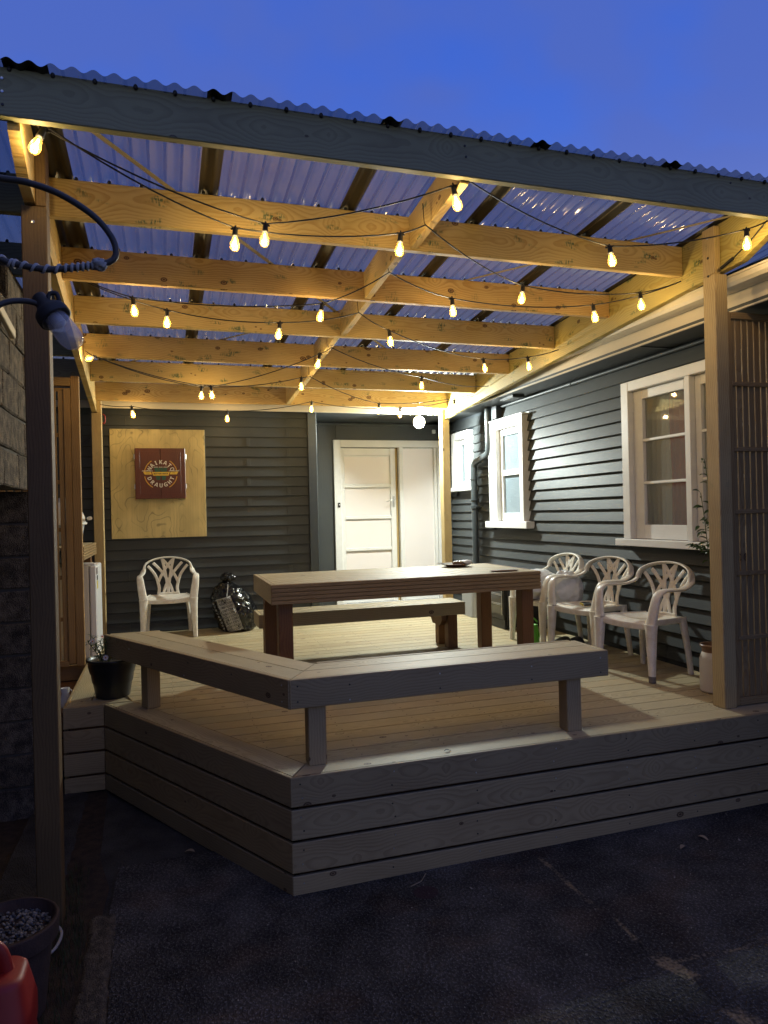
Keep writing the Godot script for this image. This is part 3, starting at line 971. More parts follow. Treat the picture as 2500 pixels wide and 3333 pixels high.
	for q in [[-5.264, -5.20, 2.088, 2.702], [-4.975, -4.926, 2.088, 2.702]]:
		s2.box(Vector3(3.212, (q[2] + q[3]) * 0.5, (q[0] + q[1]) * 0.5), Vector3(0.03, q[3] - q[2], q[1] - q[0]), 0.003)
	for q in [[2.089, 2.16], [2.64, 2.701]]:
		s2.box(Vector3(3.2125, (q[0] + q[1]) * 0.5, -5.0875), Vector3(0.031, q[1] - q[0], 0.223), 0.003)
	part(s, "sash", s2.mesh(), M.white)
	block(s, "pane", M.frosted, Vector3(3.222, 2.16, -5.2), Vector3(3.228, 2.64, -4.975), 0.0)
	# large casement pair
	var c := window_frame(h, M.white, [[-1.744, -1.652, 1.515, 2.812, 0], [-0.292, -0.20, 1.515, 2.812, 0], [-1.653, -0.291, 2.732, 2.813, 0.001], [-1.828, -0.12, 1.458, 1.514, -0.026], [-1.00, -0.945, 1.516, 2.731, 0.004]], 3.140, X - 0.002)
	for z0 in [-1.650, -0.943]:
		var st: float = 0.112 if z0 < -1.2 else 0.057
		var z1: float = z0 + 0.648
		var w := MB.new()
		w.box(Vector3(3.208, 2.123, z0 + 0.002 + st * 0.5), Vector3(0.036, 1.212, st), 0.003)
		w.box(Vector3(3.208, 2.123, z1 - 0.027), Vector3(0.036, 1.212, 0.052), 0.003)
		for q in [[1.518, 1.632], [2.655, 2.728]]: w.box(Vector3(3.2085, (q[0] + q[1]) * 0.5, (z0 + st + 0.002 + z1 - 0.053) * 0.5), Vector3(0.037, q[1] - q[0], z1 - 0.055 - z0 - st), 0.003)
		for y in [1.971, 2.318]: w.box(Vector3(3.2065, y, (z0 + st + 0.002 + z1 - 0.053) * 0.5), Vector3(0.030, 0.022, z1 - 0.055 - z0 - st), 0.004)
		part(c, "sash", w.mesh(), M.white)
		for q in [[1.632, 1.960], [1.982, 2.307], [2.329, 2.655]]:
			block(c, "pane", M.glass, Vector3(3.216, q[0], z0 + st), Vector3(3.219, q[1], z1 - 0.053), 0.0)
		if z0 < -1.2:
			for y in [1.62, 2.08, 2.60]: tube(c, "hinge", M.white, [Vector3(3.186, y - 0.04, z0 + 0.004), Vector3(3.186, y + 0.04, z0 + 0.004)], 0.007, 6)
	for q in [[-1.98, -1.47, "curtain", 1.0], [-1.14, -1.02, "curtain", 0.6], [-1.475, -1.24, "red_curtain", 0.6], [-1.03, -0.90, "red_curtain", 0.6]]:
		var cu := MB.new()
		var wavy := func(u: float, v: float) -> Vector3:
			var z := lerpf(q[0], q[1], u)
			var fold := sin(u * 9.0 * TAU * (q[1] - q[0]) / 0.5 + sin(v * 3.0) * 0.5) * (0.014 + 0.008 * v)
			return Vector3(3.40 + fold, lerpf(1.40, 2.80, v), z + 0.012 * sin(v * 4.0 + u * 5.0))
		cu.grid(72, 10, wavy, Vector3.LEFT)
		part(c, q[2], cu.mesh(), M.curtain if q[2] == "curtain" else M.curtain_red)
	# the room behind
	block(h, "room_wall", M.room, Vector3(5.0, 0.5, -3.0), Vector3(5.1, 3.0, 1.6), 0.0)
	block(h, "room_wall", M.room, Vector3(3.335, 0.5, -3.1), Vector3(5.1, 3.0, -3.002), 0.0)
	block(h, "room_wall", M.room, Vector3(3.335, 0.5, 1.602), Vector3(5.1, 3.0, 1.7), 0.0)
	block(h, "room_floor", M.room, Vector3(3.335, 0.4, -3.1), Vector3(5.1, 0.498, 1.7), 0.0)
	block(h, "room_ceiling", M.room, Vector3(3.335, 3.012, -3.1), Vector3(5.1, 3.1, 1.7), 0.0)

# ---------------------------------------------------------------- deck
func slab(parent: Node, called: String, mat: Material, pts: Array, y_top: float, thick: float, dir: Vector2, tone := 0.1) -> MeshInstance3D:
	var d := dir.normalized()
	var e := Vector2(-d.y, d.x)
	var ctr := Vector2.ZERO
	for p in pts: ctr += p / pts.size()
	var poly := PackedVector2Array()
	for p in pts: poly.append(Vector2((p - ctr).dot(d), (p - ctr).dot(e)))
	var b := MB.new()
	var s := 1.0 + rng.randf_range(-tone, tone)
	var w := rng.randf_range(-0.04, 0.04)
	b.col = Color(s * (1.0 + w), s, s * (1.0 - w))
	b.ou = rng.randf(); b.ov = rng.randf()
	b.prism(poly, thick)
	var X := Vector3(d.x, 0, d.y)
	var Y := Vector3(e.x, 0, e.y)
	return part(parent, called, b.mesh(), mat, Transform3D(Basis(X, Y, X.cross(Y)), Vector3(ctr.x, y_top - thick * 0.5, ctr.y)))

const H := 0.55
const DX := -0.943
const DZ := -1.746

func deck() -> void:
	var d := thing("deck", "raised grey timber deck with angled corner and four rows of fascia boards", "deck", Vector3(1.0, 0, -2.5))
	var dg := Vector2(DX, DZ).normalized()             # along the angled edge
	var nm := Vector2(-dg.y, dg.x)                     # inwards
	if nm.x < 0.0: nm = -nm
	var in0 := nm * 0.165
	var in1 := nm * 0.170
	var at_diag := func(z: float, off: float) -> float: return nm.x * off + (z - nm.y * off) * DX / DZ
	# border boards
	slab(d, "border_board", M.deck, [Vector2(0.02, -0.022), Vector2(3.7, -0.022), Vector2(3.7, -0.160), Vector2(0.104, -0.160)], H, 0.03, Vector2(1, 0))
	slab(d, "border_board", M.deck, [Vector2(0.012, -0.024), Vector2(0.098, -0.163), Vector2(at_diag.call(-1.75, 0.165), -1.75), Vector2(at_diag.call(-1.75, 0.022), -1.75)], H, 0.03, dg)
	slab(d, "border_board", M.deck, [Vector2(-1.173, -1.770), Vector2(-1.173, -5.6), Vector2(-1.035, -5.6), Vector2(-1.035, -1.895)], H, 0.03, Vector2(0, 1))
	slab(d, "border_board", M.deck, [Vector2(-1.168, -1.768), Vector2(-1.032, -1.890), Vector2(-0.83, -1.890), Vector2(-0.775, -1.768)], H, 0.03, Vector2(1, 0))
	var z := -0.166
	while z > -5.55:
		var zb := z - 0.138
		var xa: float
		var xb: float
		if z > -1.75:
			xa = at_diag.call(z, 0.170); xb = at_diag.call(zb, 0.170)
		elif z > -1.90:
			xa = -0.765; xb = -0.80
		else:
			xa = -1.029; xb = -1.029
		var x_end := 3.21 if z < -0.2 else 3.7
		slab(d, "deck_board", M.deck, [Vector2(xa, z), Vector2(x_end, z), Vector2(x_end, zb), Vector2(xb, zb)], H - 0.001, 0.030, Vector2(1, 0), 0.13)
		z = zb - rng.randf_range(0.0065, 0.0095)
	# fascia rows
	for k in 4:
		var top := H - 0.155 * k - (0.0 if k == 0 else 0.0)
		var hh := 0.140 if k < 3 else 0.10
		var yc := top - hh * 0.5
		var t := 0.020
		# front, angled side, short return, left side
		plank(d, "fascia_board", M.fascia, Vector3(0.0, yc, -t * 0.5), Vector3(3.7, yc, -t * 0.5), hh, t, Vector3.UP, 0.003, -0.32, 0.0, 0, 0, 0.16)
		var o := Vector3(nm.x, 0, nm.y) * (t * 0.5)
		plank(d, "fascia_board", M.fascia, Vector3(DX, yc, DZ) + o, Vector3(0, yc, 0) + o, hh, t, Vector3.UP, 0.003, 0.0, 0.32, 0, 0, 0.16)
		plank(d, "fascia_board", M.fascia, Vector3(-1.195, yc, DZ - t * 0.5), Vector3(DX - 0.002, yc, DZ - t * 0.5), hh, t, Vector3.UP, 0.003, 0, 0, 0, 0, 0.16)
		plank(d, "fascia_board", M.fascia, Vector3(-1.184, yc, DZ - 0.022), Vector3(-1.184, yc, -5.6), hh, t, Vector3.UP, 0.003, 0, 0, 0, 0, 0.16)
	# screw heads in rows over the joists
	var hs := SphereMesh.new()
	hs.radius = 0.5; hs.height = 1.0; hs.radial_segments = 6; hs.rings = 3
	var sx := []
	var zz := -0.235
	while zz > -5.5:
		var xx := -0.95
		while xx < 3.2:
			if zz < -1.9 or xx > at_diag.call(zz, 0.20):
				for o2 in [-0.038, 0.038]: sx.append(Transform3D(Basis.from_scale(Vector3(0.0085, 0.002, 0.0085)), Vector3(xx + rng.randf_range(-0.008, 0.008), H - 0.0008, zz + o2 + rng.randf_range(-0.006, 0.006))))
			xx += 0.45
		zz -= 0.1460
	scatter(d, "screw_heads", hs, M.black, sx)
	for k in 4:
		for x in [0.05, 0.5, 0.95, 1.4, 1.85, 2.3, 2.75]:
			for dy in [-0.035, -0.10]:
				if k < 3 or dy > -0.05: bolt(d, Vector3(x + rng.randf_range(-0.01, 0.01), H - 0.155 * k + dy, 0.0002), Vector3.BACK, 0.0042)
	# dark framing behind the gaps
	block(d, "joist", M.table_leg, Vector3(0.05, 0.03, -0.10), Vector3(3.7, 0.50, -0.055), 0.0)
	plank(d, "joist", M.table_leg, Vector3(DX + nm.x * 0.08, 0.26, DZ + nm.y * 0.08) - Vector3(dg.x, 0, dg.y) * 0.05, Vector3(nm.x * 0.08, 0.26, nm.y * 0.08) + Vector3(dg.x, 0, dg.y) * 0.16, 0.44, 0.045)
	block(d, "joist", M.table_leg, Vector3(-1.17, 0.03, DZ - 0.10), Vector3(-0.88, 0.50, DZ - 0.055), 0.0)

# ---------------------------------------------------------------- pergola
func side_poly(z_front: float, z_back: float) -> PackedVector2Array:
	return PackedVector2Array([Vector2(z_front, yt(z_front)), Vector2(z_front, 3.300), Vector2(0.01, yt(0.01) - 0.292), Vector2(z_back, yt(z_back) - 0.292), Vector2(z_back, yt(z_back))])

func pergola() -> void:
	var p := thing("pergola", "pine pergola with clear corrugated roof sheets over the deck", "pergola", Vector3(0.8, 0, -2.0))
	var fb := plank(p, "front_beam", M.post, Vector3(-2.5, 3.4225, 0.2675), Vector3(3.6, 3.4225, 0.2675), 0.188, 0.045, Vector3.UP, 0.004)
	fb.material_override = M.beam_grey
	for q in [[-1.09, 3.47], [-1.09, 3.42], [-1.09, 3.37], [0.83, 3.47], [0.835, 3.42], [2.36, 3.48]]:
		bolt(p, Vector3(q[0], q[1], 0.291), Vector3.BACK, 0.006)
	# side beams
	var zx := Basis(Vector3.BACK, Vector3.UP, Vector3.LEFT)
	var rb := MB.new()
	rb.ou = 0.3; rb.ov = 0.2
	rb.prism(side_poly(0.243, -4.60), 0.045, Transform3D(zx, Vector3(2.7225, 0, 0)))
	for i in rb.uv.size(): rb.uv[i].y = (rb.v[i].y - yt(rb.v[i].z) + 0.30) / 0.6
	part(p, "side_beam", rb.mesh(), M.beam_green)
	var lb := MB.new()
	lb.ou = 0.7
	lb.prism(side_poly(0.243, -4.55), 0.045, Transform3D.IDENTITY)
	for i in lb.v.size():
		var q := lb.v[i]
		lb.v[i] = Vector3(xl(q.x) - 0.0225 - q.z, q.y, q.x)
		var nn := lb.n[i]
		lb.n[i] = Vector3(-nn.z, nn.y, nn.x)
		lb.uv[i] = Vector2(lb.uv[i].x, (q.y - yt(q.x) + 0.30) / 0.6)
	part(p, "side_beam", lb.mesh(), M.purlin)
	# purlins
	var zs := [-0.490, -1.272, -2.052, -2.882, -3.652, -4.442]
	for z in zs:
		var yc: float = yt(z) - 0.095
		plank(p, "purlin", M.purlin if zs.find(z) % 2 == 0 else M.purlin_two, Vector3(xl(z) + 0.001, yc, z), Vector3(2.699, yc, z), 0.19, 0.045, Vector3.UP, 0.004, 0, 0, 0, 0, 0.15)
		plank(p, "purlin", M.beam_grey, Vector3(-2.6, yc, z), Vector3(xl(z) - 0.047, yc, z), 0.19, 0.045, Vector3.UP, 0.004)
	# blocking between the purlins
	var xs := [0.845, 0.80, 0.825, 0.79, 0.81, 0.80]
	var za := 0.244
	for i in 6:
		var zb: float = zs[i] + 0.0235
		var ym := (yt(za) + yt(zb)) * 0.5 - 0.094
		var dy := 0.068 * (za - zb) * 0.5
		plank(p, "blocking", M.purlin, Vector3(xs[i], ym + dy, za), Vector3(xs[i], ym - dy, zb), 0.185, 0.045, Vector3.UP, 0.003, 0, 0, 0, 0, 0.08)
		za = zs[i] - 0.0235
	# posts, checked in half their thickness round the side beams
	for q in [[-1.108, -1.005, -0.145, -0.245, -0.02, -1.0495, -1.005], [2.654, 2.745, -0.147, -0.248, 0.55, 2.654, 2.6985], [-1.222, -1.126, -4.50, -4.60, 0.55, -1.170, -1.126], [2.655, 2.750, -4.50, -4.600, 0.55, 2.655, 2.6985]]:
		var mid: float = yt((q[2] + q[3]) * 0.5)
		var b := MB.new()
		b.ou = rng.randf(); b.ov = rng.randf()
		var up := Basis(Vector3.UP, Vector3.LEFT, Vector3.BACK)
		var lo: float = q[4]
		var hi := mid - 0.300
		b.box(Vector3((q[0] + q[1]) * 0.5, (lo + hi) * 0.5, (q[2] + q[3]) * 0.5), Vector3(hi - lo, q[1] - q[0], q[2] - q[3]), 0.004, 0, 0, 0, 0, up)
		b.box(Vector3((q[5] + q[6]) * 0.5, (hi + mid) * 0.5 - 0.006, (q[2] + q[3]) * 0.5), Vector3(mid - hi - 0.012, q[6] - q[5], q[2] - q[3]), 0.004, 0, 0, 0, 0, up)
		part(p, "post", b.mesh(), M.post_shaded if q[4] < 0.3 else M.post)
	for y in [3.40, 3.28, 3.17]: bolt(p, Vector3(2.653, y, -0.20), Vector3.LEFT, 0.008)
	for y in [3.25, 3.10]: bolt(p, Vector3(-1.06, y, -0.144), Vector3.BACK, 0.008)
	# corrugated sheets and the opaque strips between them
	var cuts := [-2.6, -1.085, -0.925, -0.330, -0.228, 0.420, 0.522, 1.170, 1.272, 1.920, 2.024, 2.672, 2.772, 3.5]
	for i in cuts.size() - 1:
		var dark := i % 2 == 1
		var b := MB.new()
		var z0 := 0.335 if not dark else 0.333
		var nx := int(ceil((cuts[i + 1] - cuts[i]) / 0.0061))
		var wave := func(u: float, v: float) -> Vector3:
			var x := lerpf(cuts[i], cuts[i + 1], u)
			var z := lerpf(z0, -4.60, v)
			return Vector3(x, yt(z) + 0.0115 + 0.0095 * cos(TAU * x / 0.076) + (0.0 if not dark else 0.0006), z)
		b.grid(nx, 3, wave, Vector3.UP)
		# dark trough lines in vertex colour stand in for shade through the flanks
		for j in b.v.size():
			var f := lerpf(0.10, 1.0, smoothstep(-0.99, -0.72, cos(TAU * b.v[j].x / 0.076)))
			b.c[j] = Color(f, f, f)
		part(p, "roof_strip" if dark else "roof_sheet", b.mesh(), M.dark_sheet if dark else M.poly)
	# crest supports under the roof screws
	var sp := SphereMesh.new()
	sp.radius = 0.5; sp.height = 1.0; sp.radial_segments = 8; sp.rings = 4
	var xf := []
	for z in [0.28] + zs:
		var x := -2.56
		while x < 2.72:
			if rng.randf() < 0.93:
				var zz: float = z + rng.randf_range(0.006, 0.018)
				xf.append(Transform3D(Basis.from_scale(Vector3(0.019, 0.024, 0.02)), Vector3(round(x / 0.076) * 0.076, yt(zz) + 0.004, zz)))
			x += 0.152
	scatter(p, "crest_support", sp, M.black, xf)
	# steel strap braces over the purlins
	for q in [[Vector2(-1.02, 0.24), Vector2(2.66, -4.42)], [Vector2(2.76, 0.01), Vector2(-1.12, -3.98)]]:
		plank(p, "brace_strap", M.strap, Vector3(q[0].x, yt(q[0].y) + 0.0012, q[0].y), Vector3(q[1].x, yt(q[1].y) + 0.0012, q[1].y), 0.0016, 0.028, Vector3(0, 1, 0), 0.0)

func bolt(parent: Node, at: Vector3, out: Vector3, r: float) -> void:
	var b := MB.new()
	var up := out
	var s := up.cross(Vector3(0.3, 0.7, 0.64)).normalized()
	b.lathe([[0.0, 0.0], [r, 0.0], [r * 0.9, r * 0.35], [r * 0.5, r * 0.3], [0.0, r * 0.2]], 8, Transform3D(Basis(s, up, s.cross(up)), at), false)
	part(parent, "screw", b.mesh(), M.metal if rng.randf() < 0.5 else M.black)

func scatter(parent: Node, called: String, mesh: Mesh, mat: Material, xfs: Array, cols: Array = []) -> MultiMeshInstance3D:
	var mm := MultiMesh.new()
	mm.transform_format = MultiMesh.TRANSFORM_3D
	if cols.size() > 0: mm.use_colors = true
	mm.mesh = mesh
	mm.instance_count = xfs.size()
	for i in xfs.size():
		mm.set_instance_transform(i, xfs[i])
		if cols.size() > 0: mm.set_instance_color(i, cols[i])
	var o := MultiMeshInstance3D.new()
	o.multimesh = mm
	o.material_override = mat
	o.name = called if parent != self else numbered(called)
	parent.add_child(o, true)
	o.global_transform = Transform3D.IDENTITY
	o.set_meta("kind", "stuff")
	return o

# ---------------------------------------------------------------- garage wall at the left
func garage_wall() -> void:
	var g := thing("garage", "weathered grey concrete block garage corner with open front behind the left post", "garage", Vector3(-1.6, 0, -1.4))
	var rg := RandomNumberGenerator.new()
	rg.seed = 15
	var nz := noise(17, 6.0, 2)
	var rough_block := func(a: Vector3, b: Vector3) -> void:
		var mb := MB.new()
		var t := rg.randf_range(0.80, 1.12)
		mb.col = Color(t, t, t * 0.98)
		mb.box(Vector3.ZERO, b - a, 0.008)
		for i in mb.v.size(): mb.v[i] += Vector3(1, 1, 1) * nz.get_noise_3dv(mb.v[i] * 2.0 + a) * 0.010
		part(g, "concrete_block", mb.mesh(), M.cblock, Transform3D(Basis.IDENTITY, (a + b) * 0.5))
	# lintel over the opening: its long face looks across the deck
	for row in 6:
		var y0 := 1.965 + row * 0.20
		var z := -1.48 + (0.0 if row % 2 == 0 else 0.2)
		if row % 2 == 1: rough_block.call(Vector3(-1.50, y0, -1.48), Vector3(-1.305 + rg.randf() * 0.006, y0 + 0.188, -1.292))
		while z < 3.0 and not (row > 3 and z > -0.9):
			rough_block.call(Vector3(-1.50, y0, z), Vector3(-1.305 + rg.randf() * 0.008, y0 + 0.188, z + 0.388))
			z += 0.40
	block(g, "mortar", M.mortar, Vector3(-1.49, 1.97, -1.47), Vector3(-1.318, 2.95, 7.0), 0.0)  # core runs on out of view, lengthened to block sky from the left
	plank(g, "flashing", M.strap, Vector3(-1.325, 3.10, 1.4), Vector3(-1.325, 2.79, -0.95), 0.05, 0.09, Vector3.UP, 0.004)
	# pier below
	for row in 10:
		var y0 := -0.03 + row * 0.20
		var zf := -1.46 + rg.randf() * 0.006
		rough_block.call(Vector3(-1.70, y0, -1.66), Vector3(-1.312, y0 + 0.188, zf))
		rough_block.call(Vector3(-2.11, y0, -1.66), Vector3(-1.712, y0 + 0.188, zf))
	block(g, "mortar", M.mortar, Vector3(-2.10, -0.05, -1.65), Vector3(-1.322, 1.96, -1.474), 0.0)
	block(g, "wall", M.cblock, Vector3(-2.4, -0.05, -1.66), Vector3(-2.112, 3.1, 7.0), 0.0)
	block(g, "roof", M.slate_dark, Vector3(-2.6, 3.16, -1.7), Vector3(-1.34, 3.22, 7.0), 0.0)  # forward run of wall and roof is unseen, added to block left sky
	block(g, "rear_wall", M.slate_dark, Vector3(-2.6, 0.0, -4.6), Vector3(-2.5, 3.0, -1.7), 0.0)

# ---------------------------------------------------------------- slatted screens
func screens() -> void:
	var s := thing("slat_screen", "dark grey timber slat screen beside the front post near the house wall", "screen", Vector3(3.1, 0.55, -0.2))
	for q in [[2.749, 2.790], [3.16, 3.20]]:
		plank(s, "frame", M.screen, Vector3(q[0] * 0.5 + q[1] * 0.5, 0.552, -0.195), Vector3(q[0] * 0.5 + q[1] * 0.5, 2.955, -0.195), q[1] - q[0], 0.05, Vector3.LEFT, 0.003)
	plank(s, "frame", M.screen, Vector3(2.792, 2.935, -0.195), Vector3(3.158, 2.935, -0.195), 0.042, 0.05)
	plank(s, "frame", M.screen, Vector3(2.792, 0.575, -0.195), Vector3(3.158, 0.575, -0.195), 0.046, 0.05)
	for y in [2.517, 2.117, 1.735, 1.357, 0.962]:
		plank(s, "rail", M.screen, Vector3(2.792, y, -0.176), Vector3(3.158, y, -0.176), 0.028, 0.011)
	var x := 2.807
	while x < 3.15:
		var w := 0.0385 + rng.randf_range(-0.001, 0.0015)
		plank(s, "slat", M.screen, Vector3(x, 0.60, -0.190), Vector3(x, 2.912, -0.190), w, 0.012, Vector3.LEFT, 0.002, 0, 0, 0, 0, 0.1)
		x += w + 0.0085
	var l := thing("slat_screen", "warm brown timber slat screen at the far side of the deck before the fridge", "screen", Vector3(-1.5, 0.55, -3.1))
	plank(l, "frame", M.screen_warm, Vector3(-1.224, 0.56, -3.125), Vector3(-1.224, 2.985, -3.125), 0.066, 0.05, Vector3.LEFT, 0.003)
	plank(l, "frame", M.screen_warm, Vector3(-1.287, 0.58, -3.12), Vector3(-1.287, 2.88, -3.12), 0.054, 0.045, Vector3.LEFT, 0.003)
	plank(l, "frame", M.screen_warm, Vector3(-1.95, 2.935, -3.122), Vector3(-1.260, 2.935, -3.122), 0.07, 0.05)
	plank(l, "frame", M.screen_warm, Vector3(-1.95, 0.582, -3.12), Vector3(-1.316, 0.582, -3.12), 0.05, 0.045)
	for y in [2.87, 2.492, 2.098, 1.70, 1.30, 0.95]:
		plank(l, "rail", M.screen_warm, Vector3(-1.95, y, -3.139), Vector3(-1.316, y, -3.139), 0.034, 0.012)
	x = -1.337
	while x > -1.95:
		plank(l, "slat", M.screen_warm, Vector3(x, 0.61, -3.122), Vector3(x, 2.86, -3.122), 0.0385, 0.014, Vector3.LEFT, 0.002)
		x -= 0.056
	# step beside the deck
	var st := thing("timber_step", "dim brown timber step beside the deck edge in front of warm slat screen", "step", Vector3(-1.6, 0, -2.6))
	for i in 7:
		plank(st, "tread_board", M.table_leg, Vector3(-2.1, 0.405, -3.10 + i * 0.145), Vector3(-1.2, 0.405, -3.10 + i * 0.145), 0.03, 0.139)
	plank(st, "riser_board", M.table_leg, Vector3(-2.1, 0.315, -2.165), Vector3(-1.2, 0.315, -2.165), 0.14, 0.02)
	plank(st, "riser_board", M.screen_warm, Vector3(-2.1, 0.49, -3.19), Vector3(-1.2, 0.49, -3.19), 0.13, 0.02)
	plank(st, "riser_board", M.table_leg, Vector3(-2.1, 0.12, -2.165), Vector3(-1.2, 0.12, -2.165), 0.22, 0.02)

# ---------------------------------------------------------------- table and benches
func herringbone(parent: Node, mat: Material, x0: float, x1: float, z0: float, z1: float, y: float, zones: int, w: float) -> void:
	for k in zones:
		var a := lerpf(x0, x1, float(k) / zones)
		var b := lerpf(x0, x1, float(k + 1) / zones)
		var rect := PackedVector2Array([Vector2(a, z0), Vector2(b, z0), Vector2(b, z1), Vector2(a, z1)])
		var d := Vector2(0.80, -0.60) if k % 2 == 0 else Vector2(0.80, 0.60)
		var e := Vector2(-d.y, d.x)
		var o := Vector2((a + b) * 0.5, (z0 + z1) * 0.5)
		for i in range(-14, 15):
			var c := o + e * (i * (w + 0.009))
			var strip := PackedVector2Array([c - d * 3 - e * w * 0.5, c + d * 3 - e * w * 0.5, c + d * 3 + e * w * 0.5, c - d * 3 + e * w * 0.5])
			for piece in Geometry2D.intersect_polygons(rect, strip):
				if piece.size() < 3: continue
				var area := 0.0
				for j in piece.size(): area += piece[j].cross(piece[(j + 1) % piece.size()])
				if absf(area) < 0.002: continue
				slab(parent, "top_board", mat, Array(piece), y, 0.026, d, 0.14)

func grooved(parent: Node, called: String, p0: Vector3, p1: Vector3, h: float, t: float, ribs: int) -> void:
	var x := (p1 - p0).normalized()
	var z := x.cross(Vector3.UP).normalized()
	var b := MB.new()
	b.ou = rng.randf()
	var l := (p1 - p0).length()
	b.box(Vector3(0, 0, -t * 0.2), Vector3(l - 0.002, h - 0.002, t * 0.5), 0.0)
	for i in ribs:
		var s := rng.randf_range(0.9, 1.08)
		b.col = Color(s, s, s)
		b.ov = rng.randf() * 0.8
		b.box(Vector3(0, -h * 0.5 + h * (i + 0.5) / ribs, 0), Vector3(l, h / ribs - 0.004, t), 0.0025)
	part(parent, called, b.mesh(), M.table_edge, Transform3D(Basis(x, Vector3.UP, z), (p0 + p1) * 0.5))

func furniture() -> void:
	# table
	var t := thing("dining_table", "long timber outdoor table with herringbone top and grooved edge boards", "table", Vector3(1.2, H, -2.06))
	grooved(t, "edge_board", Vector3(0.155, 1.230, -1.577), Vector3(2.243, 1.230, -1.577), 0.140, 0.030, 5)
	grooved(t, "edge_board", Vector3(2.243, 1.230, -2.545), Vector3(0.155, 1.230, -2.545), 0.140, 0.030, 5)
	plank(t, "edge_board", M.deck, Vector3(0.170, 1.2302, -1.593), Vector3(0.170, 1.2302, -2.529), 0.140, 0.030)
	plank(t, "edge_board", M.table_edge, Vector3(2.228, 1.2302, -2.529), Vector3(2.228, 1.2302, -1.593), 0.140, 0.030)
	herringbone(t, M.deck, 0.187, 2.211, -2.528, -1.594, 1.299, 4, 0.088)
	block(t, "underframe", M.table_leg, Vector3(0.19, 1.20, -2.525), Vector3(2.21, 1.268, -1.597), 0.0)
	for q in [[0.262, -1.675], [0.272, -2.455], [2.158, -1.675], [2.178, -2.455]]:
		block(t, "leg", M.table_leg, Vector3(q[0] - 0.05, H, q[1] - 0.05), Vector3(q[0] + 0.05, 1.199, q[1] + 0.05), 0.004, 0.08)
	# bench behind it
	var r := thing("bench", "straight timber bench with dark legs behind the long table", "bench", Vector3(1.1, H, -2.71))
	plank(r, "edge_board", M.deck, Vector3(0.19, 0.905, -2.560), Vector3(2.035, 0.905, -2.560), 0.112, 0.030)
	plank(r, "edge_board", M.deck, Vector3(2.035, 0.905, -2.868), Vector3(0.19, 0.905, -2.868), 0.112, 0.030)
	for x in [0.205, 2.020]: plank(r, "edge_board", M.deck, Vector3(x, 0.9052, -2.576), Vector3(x, 0.9052, -2.852), 0.112, 0.030)
	herringbone(r, M.deck, 0.222, 2.003, -2.851, -2.577, 0.9605, 4, 0.088)
	for x in [0.31, 1.915]:
		for z in [-2.60, -2.83]: block(r, "leg", M.table_leg, Vector3(x - 0.045, H, z - 0.045), Vector3(x + 0.045, 0.847, z + 0.045), 0.004, 0.08)
	for x in [0.385, 1.84]:
		var bp := MB.new()
		bp.prism(PackedVector2Array([Vector2(-0.14, 0.094), Vector2(0.14, 0.094), Vector2(0.14, 0.05), Vector2(0.09, 0.0), Vector2(-0.09, 0.0), Vector2(-0.14, 0.05)]), 0.045, Transform3D(Basis(Vector3.BACK, Vector3.UP, Vector3.LEFT), Vector3(x, 0.752, -2.715)))
		part(r, "cross_bearer", bp.mesh(), M.table_leg)
	# corner bench at the front
	var c := thing("corner_bench", "mitred timber corner bench along the front edge of the deck", "bench", Vector3(0.1, H, -0.2))
	var o := Vector2(0.02, -0.10)
	var d1 := Vector2(-0.466, -0.885).normalized()
	var n1 := Vector2(0.885, -0.466).normalized()
	var top := 0.983
	var m := Vector2(0.215, -0.43)                      # inner mitre corner
	var mit := (m - o) / 0.330                          # per metre inwards
	var endx := func(off: float) -> Vector2: return o + n1 * off + d1 * ((-1.95 - o.y - n1.y * off) / d1.y)
	plank(c, "edge_board", M.fascia, Vector3(o.x, top - 0.071, o.y - 0.015), Vector3(1.812, top - 0.071, o.y - 0.015), 0.142, 0.030, Vector3.UP, 0.003, -mit.x, 0)
	var q0 := o + n1 * 0.015
	var q1 := o + n1 * 0.015 + d1 * 2.085
	plank(c, "edge_board", M.fascia, Vector3(q1.x, top - 0.071, q1.y), Vector3(q0.x, top - 0.071, q0.y), 0.142, 0.030, Vector3.UP, 0.003, 0.0, 0.55)
	plank(c, "edge_board", M.deck, Vector3(1.797, top - 0.0712, -0.432), Vector3(1.797, top - 0.0712, -0.132), 0.142, 0.030)
	var ea: Vector2 = endx.call(0.03)
	var eb: Vector2 = endx.call(0.33)
	plank(c, "edge_board", M.deck, Vector3(ea.x + 0.01, top - 0.0712, ea.y - 0.004), Vector3(eb.x, top - 0.0712, eb.y - 0.004), 0.142, 0.028)
	plank(c, "edge_board", M.fascia, Vector3(1.78, top - 0.0712, -0.447), Vector3(m.x + 0.01, top - 0.0712, -0.447), 0.142, 0.028)
	for i in 2:
		var a0 := 0.032 + i * 0.149
		var a1 := a0 + 0.143
		slab(c, "seat_board", M.deck, [o + mit * a0 + Vector2(0.002, 0), Vector2(1.780, o.y - a0), Vector2(1.780, o.y - a1), o + mit * a1 + Vector2(0.002, 0)], top - 0.001, 0.03, Vector2(1, 0), 0.06)
		var g0: Vector2 = endx.call(a0)
		var g1: Vector2 = endx.call(a1)
		slab(c, "seat_board", M.deck, [o + mit * a0 - Vector2(0.002, 0), o + mit * a1 - Vector2(0.002, 0), g1 - d1 * 0.018, g0 - d1 * 0.018], top - 0.001, 0.03, d1, 0.06)
